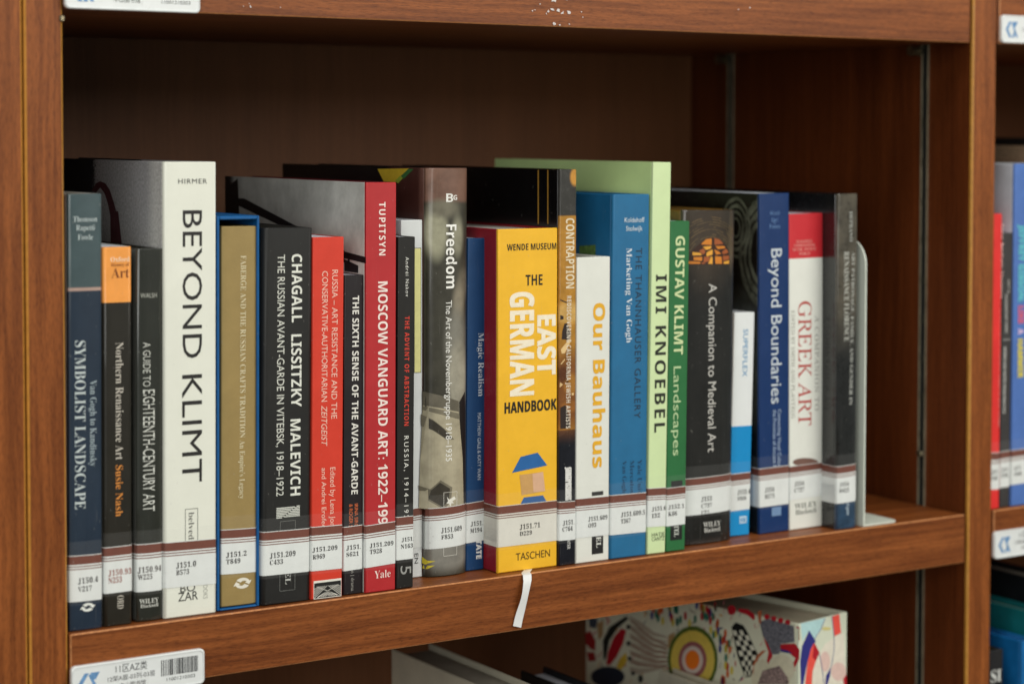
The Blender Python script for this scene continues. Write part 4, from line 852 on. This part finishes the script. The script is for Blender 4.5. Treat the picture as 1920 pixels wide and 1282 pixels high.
k = yawbook("thick art book with colourful swirling patterned cover on the shelf below", 1.0060, 0.0100, 0.0590, 0.232, 1.30 - 0.3735, math.radians(12), CR, mat("grey_page_edges", (176, 168, 146), .75, .12, 40, bump=.6, bscale=(900, 10, 10)), mat("cream_spine_print", (214, 220, 200), 0.35, 0.05, 40, coat=.3))
def A3(*p): return [(1320 + x / 6.347, 1080 + y / 6.347) for x, y in p]
def A2(*p): return [(1080 + x / 6.346, 1080 + y / 6.346) for x, y in p]
def el_(cx, cy, rx, ry, n=18): return [(cx + rx * math.cos(6.2832 * q / n), cy + ry * math.sin(6.2832 * q / n)) for q in range(n)]
RED, NAVY, CORAL, BLK = (176, 24, 40), (46, 48, 124), (232, 84, 72), (22, 24, 24)
# spine
k.poly([A3((1150, 560), (1450, 490), (1380, 640), (1310, 760), (1250, 640), (1170, 770))], (178, 214, 216), "pale_blue_field", proud=.00010)
k.poly([A3((1520, 475), (1608, 445), (1630, 670), (1550, 712))], CORAL, "coral_block"); k.poly([A3((1560, 715), (1665, 670), (1690, 1282), (1290, 1282), (1300, 1100), (1370, 920), (1440, 800))], (226, 220, 204), "cream_round", proud=.00011)
k.poly([A3(*el_(1440, 1010, 60, 120)), A3(*el_(1600, 1130, 90, 110))], (220, 190, 180), "pink_disc", proud=.00015)
k.poly([A3(*el_(1455, 620, 55, 22))], (206, 196, 130), "yellow_fleck", proud=.00015)
k.poly([A3((1250, 640), (1330, 770), (1280, 860), (1230, 1010), (1180, 1282), (1150, 1290), (1143, 1000), (1165, 830))], NAVY, "blue_leaf"); k.poly([A3((1310, 785), (1372, 905), (1330, 1000), (1290, 1130), (1280, 1290), (1200, 1290), (1232, 1010), (1270, 860))], CORAL, "coral_leaf", proud=.0002); k.poly([A3((1310, 785), (1372, 905), (1330, 1000), (1290, 960))], RED, "red_leaf", proud=.00026)
k.poly([A3((1512, 1070), (1500, 1180), (1465, 1290), (1440, 1290), (1450, 1180))], NAVY, "blue_leaf"); k.poly([A3((1650, 1180), (1690, 1160), (1697, 1290), (1660, 1290))], RED, "red_leaf")
TL = []
for (x0, y0, x1, y1) in ((1440, 500, 1380, 640), (1380, 640, 1310, 740), (1370, 920, 1400, 1060), (1400, 1060, 1425, 1280), (1545, 700, 1545, 880), (1545, 880, 1510, 1080), (1520, 470, 1545, 700)): TL.append(A3((x0 - 4, y0), (x1 - 4, y1), (x1 + 4, y1), (x0 + 4, y0)))
k.poly(TL, (120, 126, 158), "fine_line", proud=.0003)
# cover
def el(cx, cy, rx, ry, n=22, a0=0., a1=6.2832): return [(cx + rx * math.cos(a0 + (a1 - a0) * q / n), cy + ry * math.sin(a0 + (a1 - a0) * q / n)) for q in range(n)]
for rx, ry, c_, q_ in ((300, 405, (84, 100, 40), 1), (262, 350, (212, 186, 84), 2), (170, 220, (150, 90, 90), 3), (125, 165, (206, 190, 180), 4), (85, 115, (226, 116, 30), 5)):
    k.poly([A2(*el(1390, 990, rx, ry))], c_, "ring_print", side=True, proud=.0001 + .00008 * q_)
k.poly([A2((360, 1040), (380, 900), (450, 720), (540, 620), (600, 640), (560, 800), (480, 960), (400, 1060))], RED, "red_crescent", side=True); k.poly([A2((330, 1000), (320, 760), (400, 600), (600, 470), (630, 500), (500, 610), (400, 760), (360, 960))], (30, 34, 30), "dark_crescent", side=True, proud=.0002)
k.poly([A2((480, 1080), (520, 980), (600, 900), (610, 1010), (540, 1110))], (216, 180, 60), "yellow_leaf", side=True); k.poly([A2(*el(380, 1190, 200, 120))], (34, 44, 58), "dark_flower", side=True, proud=.0003)
SP = [A2(*el(640, 975, 26, 26, 10)), A2(*el(680, 1150, 26, 26, 10)), A2(*el(625, 795, 26, 30, 10)), A2(*el(625, 600, 26, 30, 10)), A2(*el(770, 1215, 30, 50, 10))]; k.poly(SP, (40, 44, 44), "dark_dots", side=True)
ST = []
for q in range(6):
    y0 = 520 + q * 95; pts = [(660, y0), (800, y0 + 120 - q * 14), (950, y0 + 230 - q * 34), (1090, y0 + 290 - q * 48)]
    for (xa, ya), (xb, yb) in zip(pts[:-1], pts[1:]): ST.append(A2((xa, ya), (xb, yb), (xb, yb + 24), (xa, ya + 24)))
k.poly(ST, (150, 120, 104), "plume_stroke", side=True)["kind"] = "stuff"
PL = []
for q in range(7):
    y0 = 470 + q * 100; PL.append(A2((640, y0), (760, y0 + 60 - q * 6), (930, y0 + 190 - q * 30), (1080, y0 + 240 - q * 42), (1085, y0 + 262 - q * 42), (920, y0 + 238 - q * 30), (740, y0 + 130 - q * 6), (640, y0 + 60)))
k.poly(PL, (176, 164, 146), "plume_print", side=True, proud=.00007)
rr = random.Random(21); cs_ = [(176, 34, 44), (196, 96, 110), (206, 150, 60), (70, 74, 100), (120, 100, 84), (200, 70, 50)]
CV = {c_: [] for c_ in cs_}
for q in range(120):
    cx_, cy_ = rr.uniform(1106, 1498), rr.uniform(1112, 1284); r_ = rr.uniform(5, 17); t_ = rr.uniform(1.2, 4.5); a_ = rr.uniform(0, 6.3); sp_ = rr.uniform(.8, 2.4)
    o_ = [(cx_ + r_ * .6 * math.cos(a_ + sp_ * i / 6), cy_ + r_ * math.sin(a_ + sp_ * i / 6)) for i in range(7)]
    n_ = [(cx_ + (r_ - t_ * math.sin(math.pi * i / 6)) * .6 * math.cos(a_ + sp_ * i / 6), cy_ + (r_ - t_ * math.sin(math.pi * i / 6)) * math.sin(a_ + sp_ * i / 6)) for i in range(1, 6)]
    if all(p[1] > 1085 and 1102 < p[0] < 1500 and p[1] > 1125 + (p[0] - 1366) * .27 for p in o_): CV[cs_[q % 6]].append(o_ + n_[::-1])
for i_, (c_, pl) in enumerate(CV.items()):
    if pl: k.poly(pl, c_, "curl_print", side=True, proud=.00003 + .000005 * i_)["kind"] = "stuff"
k.poly([A2((110, 680), (170, 640), (235, 760), (230, 880), (170, 860), (120, 800)), A2((130, 900), (220, 900), (240, 1000), (150, 1010))], (150, 34, 36), "red_shape", side=True)
k.poly([A2((150, 480), (260, 500), (240, 620), (160, 600))], (62, 70, 84), "grey_blue_shape", side=True)
k.poly([A2((250, 560), (330, 520), (320, 700), (270, 760)), A2((1100, 700), (1180, 660), (1150, 820), (1090, 860))], (170, 136, 92), "ochre_shape", side=True)
k.poly([A3((1130, 600), (1138, 600), (1142, 760), (1132, 760)), A3((640, 420), (690, 400), (680, 560), (655, 550)), A3((640, 930), (700, 880), (740, 880), (660, 960), (600, 1060), (590, 1180), (575, 1060))], (176, 96, 60), "orange_curl", side=True, proud=.00034)
rr = random.Random(3); DR = {RED: [], NAVY: [], (40, 110, 90): [], (200, 90, 40): [], (206, 186, 60): []}; ks = list(DR)
for q in range(190):
    x_, y_ = rr.uniform(900, 1880), rr.uniform(330, 1250)
    if (x_ - 1390) ** 2 / 330 ** 2 + (y_ - 990) ** 2 / 430 ** 2 < 1 or x_ > 1640 + (y_ - 300) * .40 or y_ > 900 and x_ < 1300 or (x_ < 1250 and y_ > 560): continue
    DR[ks[q % 5]].append(A2(*el(x_, y_, 18, 52, 10)))
for c_, pl in DR.items():
    if pl: k.poly(pl, c_, "petal_print", side=True, proud=.00012)["kind"] = "stuff"
k.poly([A3(*el(330, 400, 52, 60, 12)), A3((410, 380), (520, 390), (600, 450), (610, 500), (590, 520), (520, 460), (410, 420))] + [A3(*el(750 + 82 * q, 480 + 22 * q, 34, 34, 10)) for q in range(4)], RED, "red_shape", side=True)
k.poly([A3((660, 540), (760, 500), (1070, 590), (1080, 780), (920, 800), (900, 920), (800, 930), (760, 800), (700, 700))], mat("hatched_grey", (120, 120, 130), .4, .5, 700), "hatched_patch", side=True)
k.poly([A3((700, 710), (760, 800), (820, 950), (780, 1010), (765, 1130), (750, 1000), (770, 900)), A3((915, 805), (1085, 795), (1140, 870), (1135, 980), (1030, 1180), (1010, 1270), (1010, 1150), (1090, 970), (1000, 900), (910, 870))], RED, "red_ribbon", side=True, proud=.0002)
k.poly([A3((910, 860), (1000, 880), (1060, 920), (980, 905), (915, 895))], NAVY, "blue_sliver", side=True, proud=.00028)
k.poly([A3(*el(690, 1180, 130, 190, 14)), A3(*el(930, 1100, 150, 170, 14))], (206, 200, 176), "cream_disc", side=True, proud=.00024)
k.poly([A3((640, 1282), (700, 1120), (900, 1060), (1000, 1200), (1010, 1282))], mat("scribble_print", (150, 128, 126), .4, .5, 700), "scribble_patch", side=True, proud=.0003)
k.poly([A3((330, 600), (380, 545), (470, 580), (520, 660), (640, 920), (560, 1190), (490, 1200), (400, 940))], BLK, "black_band", side=True, proud=.00030)
CK = []
for r_ in range(9):
    for c_ in range(4):
        if (r_ + c_) % 2: continue
        def cp(u, v):
            L = (345 + 150 * v, 640 + 550 * v); Rr = (500 + 130 * min(1, v * 2) - (60 * max(0, v * 2 - 1)), 640 + 530 * v); return (L[0] + (Rr[0] - L[0]) * u, L[1] + (Rr[1] - L[1]) * u)
        CK.append(A3(cp(c_ / 4, r_ / 9), cp((c_ + 1) / 4, r_ / 9), cp((c_ + 1) / 4, (r_ + 1) / 9), cp(c_ / 4, (r_ + 1) / 9)))
k.poly(CK, (216, 214, 196), "white_checks", side=True, proud=.00038)
GB = mat("warm_grey_cover", (206, 202, 182), .5, .06, 40)
yawbook("thick warm grey hardback standing on the shelf below, left part", 0.7625, 0.012, 0.0350, 0.200, 1.30 - 0.400, 0, GB, mat("dim_page_edges", (150, 146, 134), .8, .1, 40), GB)
yawbook("black covered book with pale page edges, between the grey and patterned books below", 0.8490, 0.010, 0.0230, 0.152, 1.30 - 0.4185, 0, mat("black_cloth", (22, 24, 28), .5), PAGEW, mat("black_cloth", (22, 24, 28), .5))
yawbook("thin dark edged book in front of the patterned art book below", 0.9620, 0.010, 0.0150, 0.124, 1.30 - 0.429, 0, mat("slate_cloth", (200, 196, 176), .5), PAGE, mat("ink_cloth", (30, 34, 38), .5))
def below(label, X0, w_, px, py, D, Y0, cs, cp, yaw=0):
    z = on(px, py, 0, X0).z; return yawbook(label, X0, Y0, w_, D, z, 0, cs, cp, cs)
b = below("small black book with white blackletter initials, lower right corner", 1.1990, 0.0195, 1856, 1224, 0.16, 0.008, mat("black_matt", (34, 34, 36), .4), PAGE)
V_ = b.loc(1858, 1262); b.hor("SI", 1858, 1877, 1257, 1279, (220, 222, 218), "serif", 0.0)
below("blue book with diagonal stripes, lower right at the photo edge", 1.2360, 0.016, 1858, 1186, 0.2, 0.004, mat("azure_gloss", (24, 110, 176), .35, .25, 20), PAGEW)
below("teal book with pale edges above the blue one, lower right", 1.2570, 0.022, 1856, 1128, 0.23, 0.004, mat("teal_cover", (22, 120, 124), .4, .1), mat("teal_page_edges", (150, 176, 166), .7))
below("black hardback with grey edge line, tallest in the lower right bay", 1.2830, 0.030, 1853, 1064, 0.25, 0.004, mat("black_cloth", (22, 24, 28), .5), mat("dim_page_edges", (150, 146, 134), .8, .1, 40))
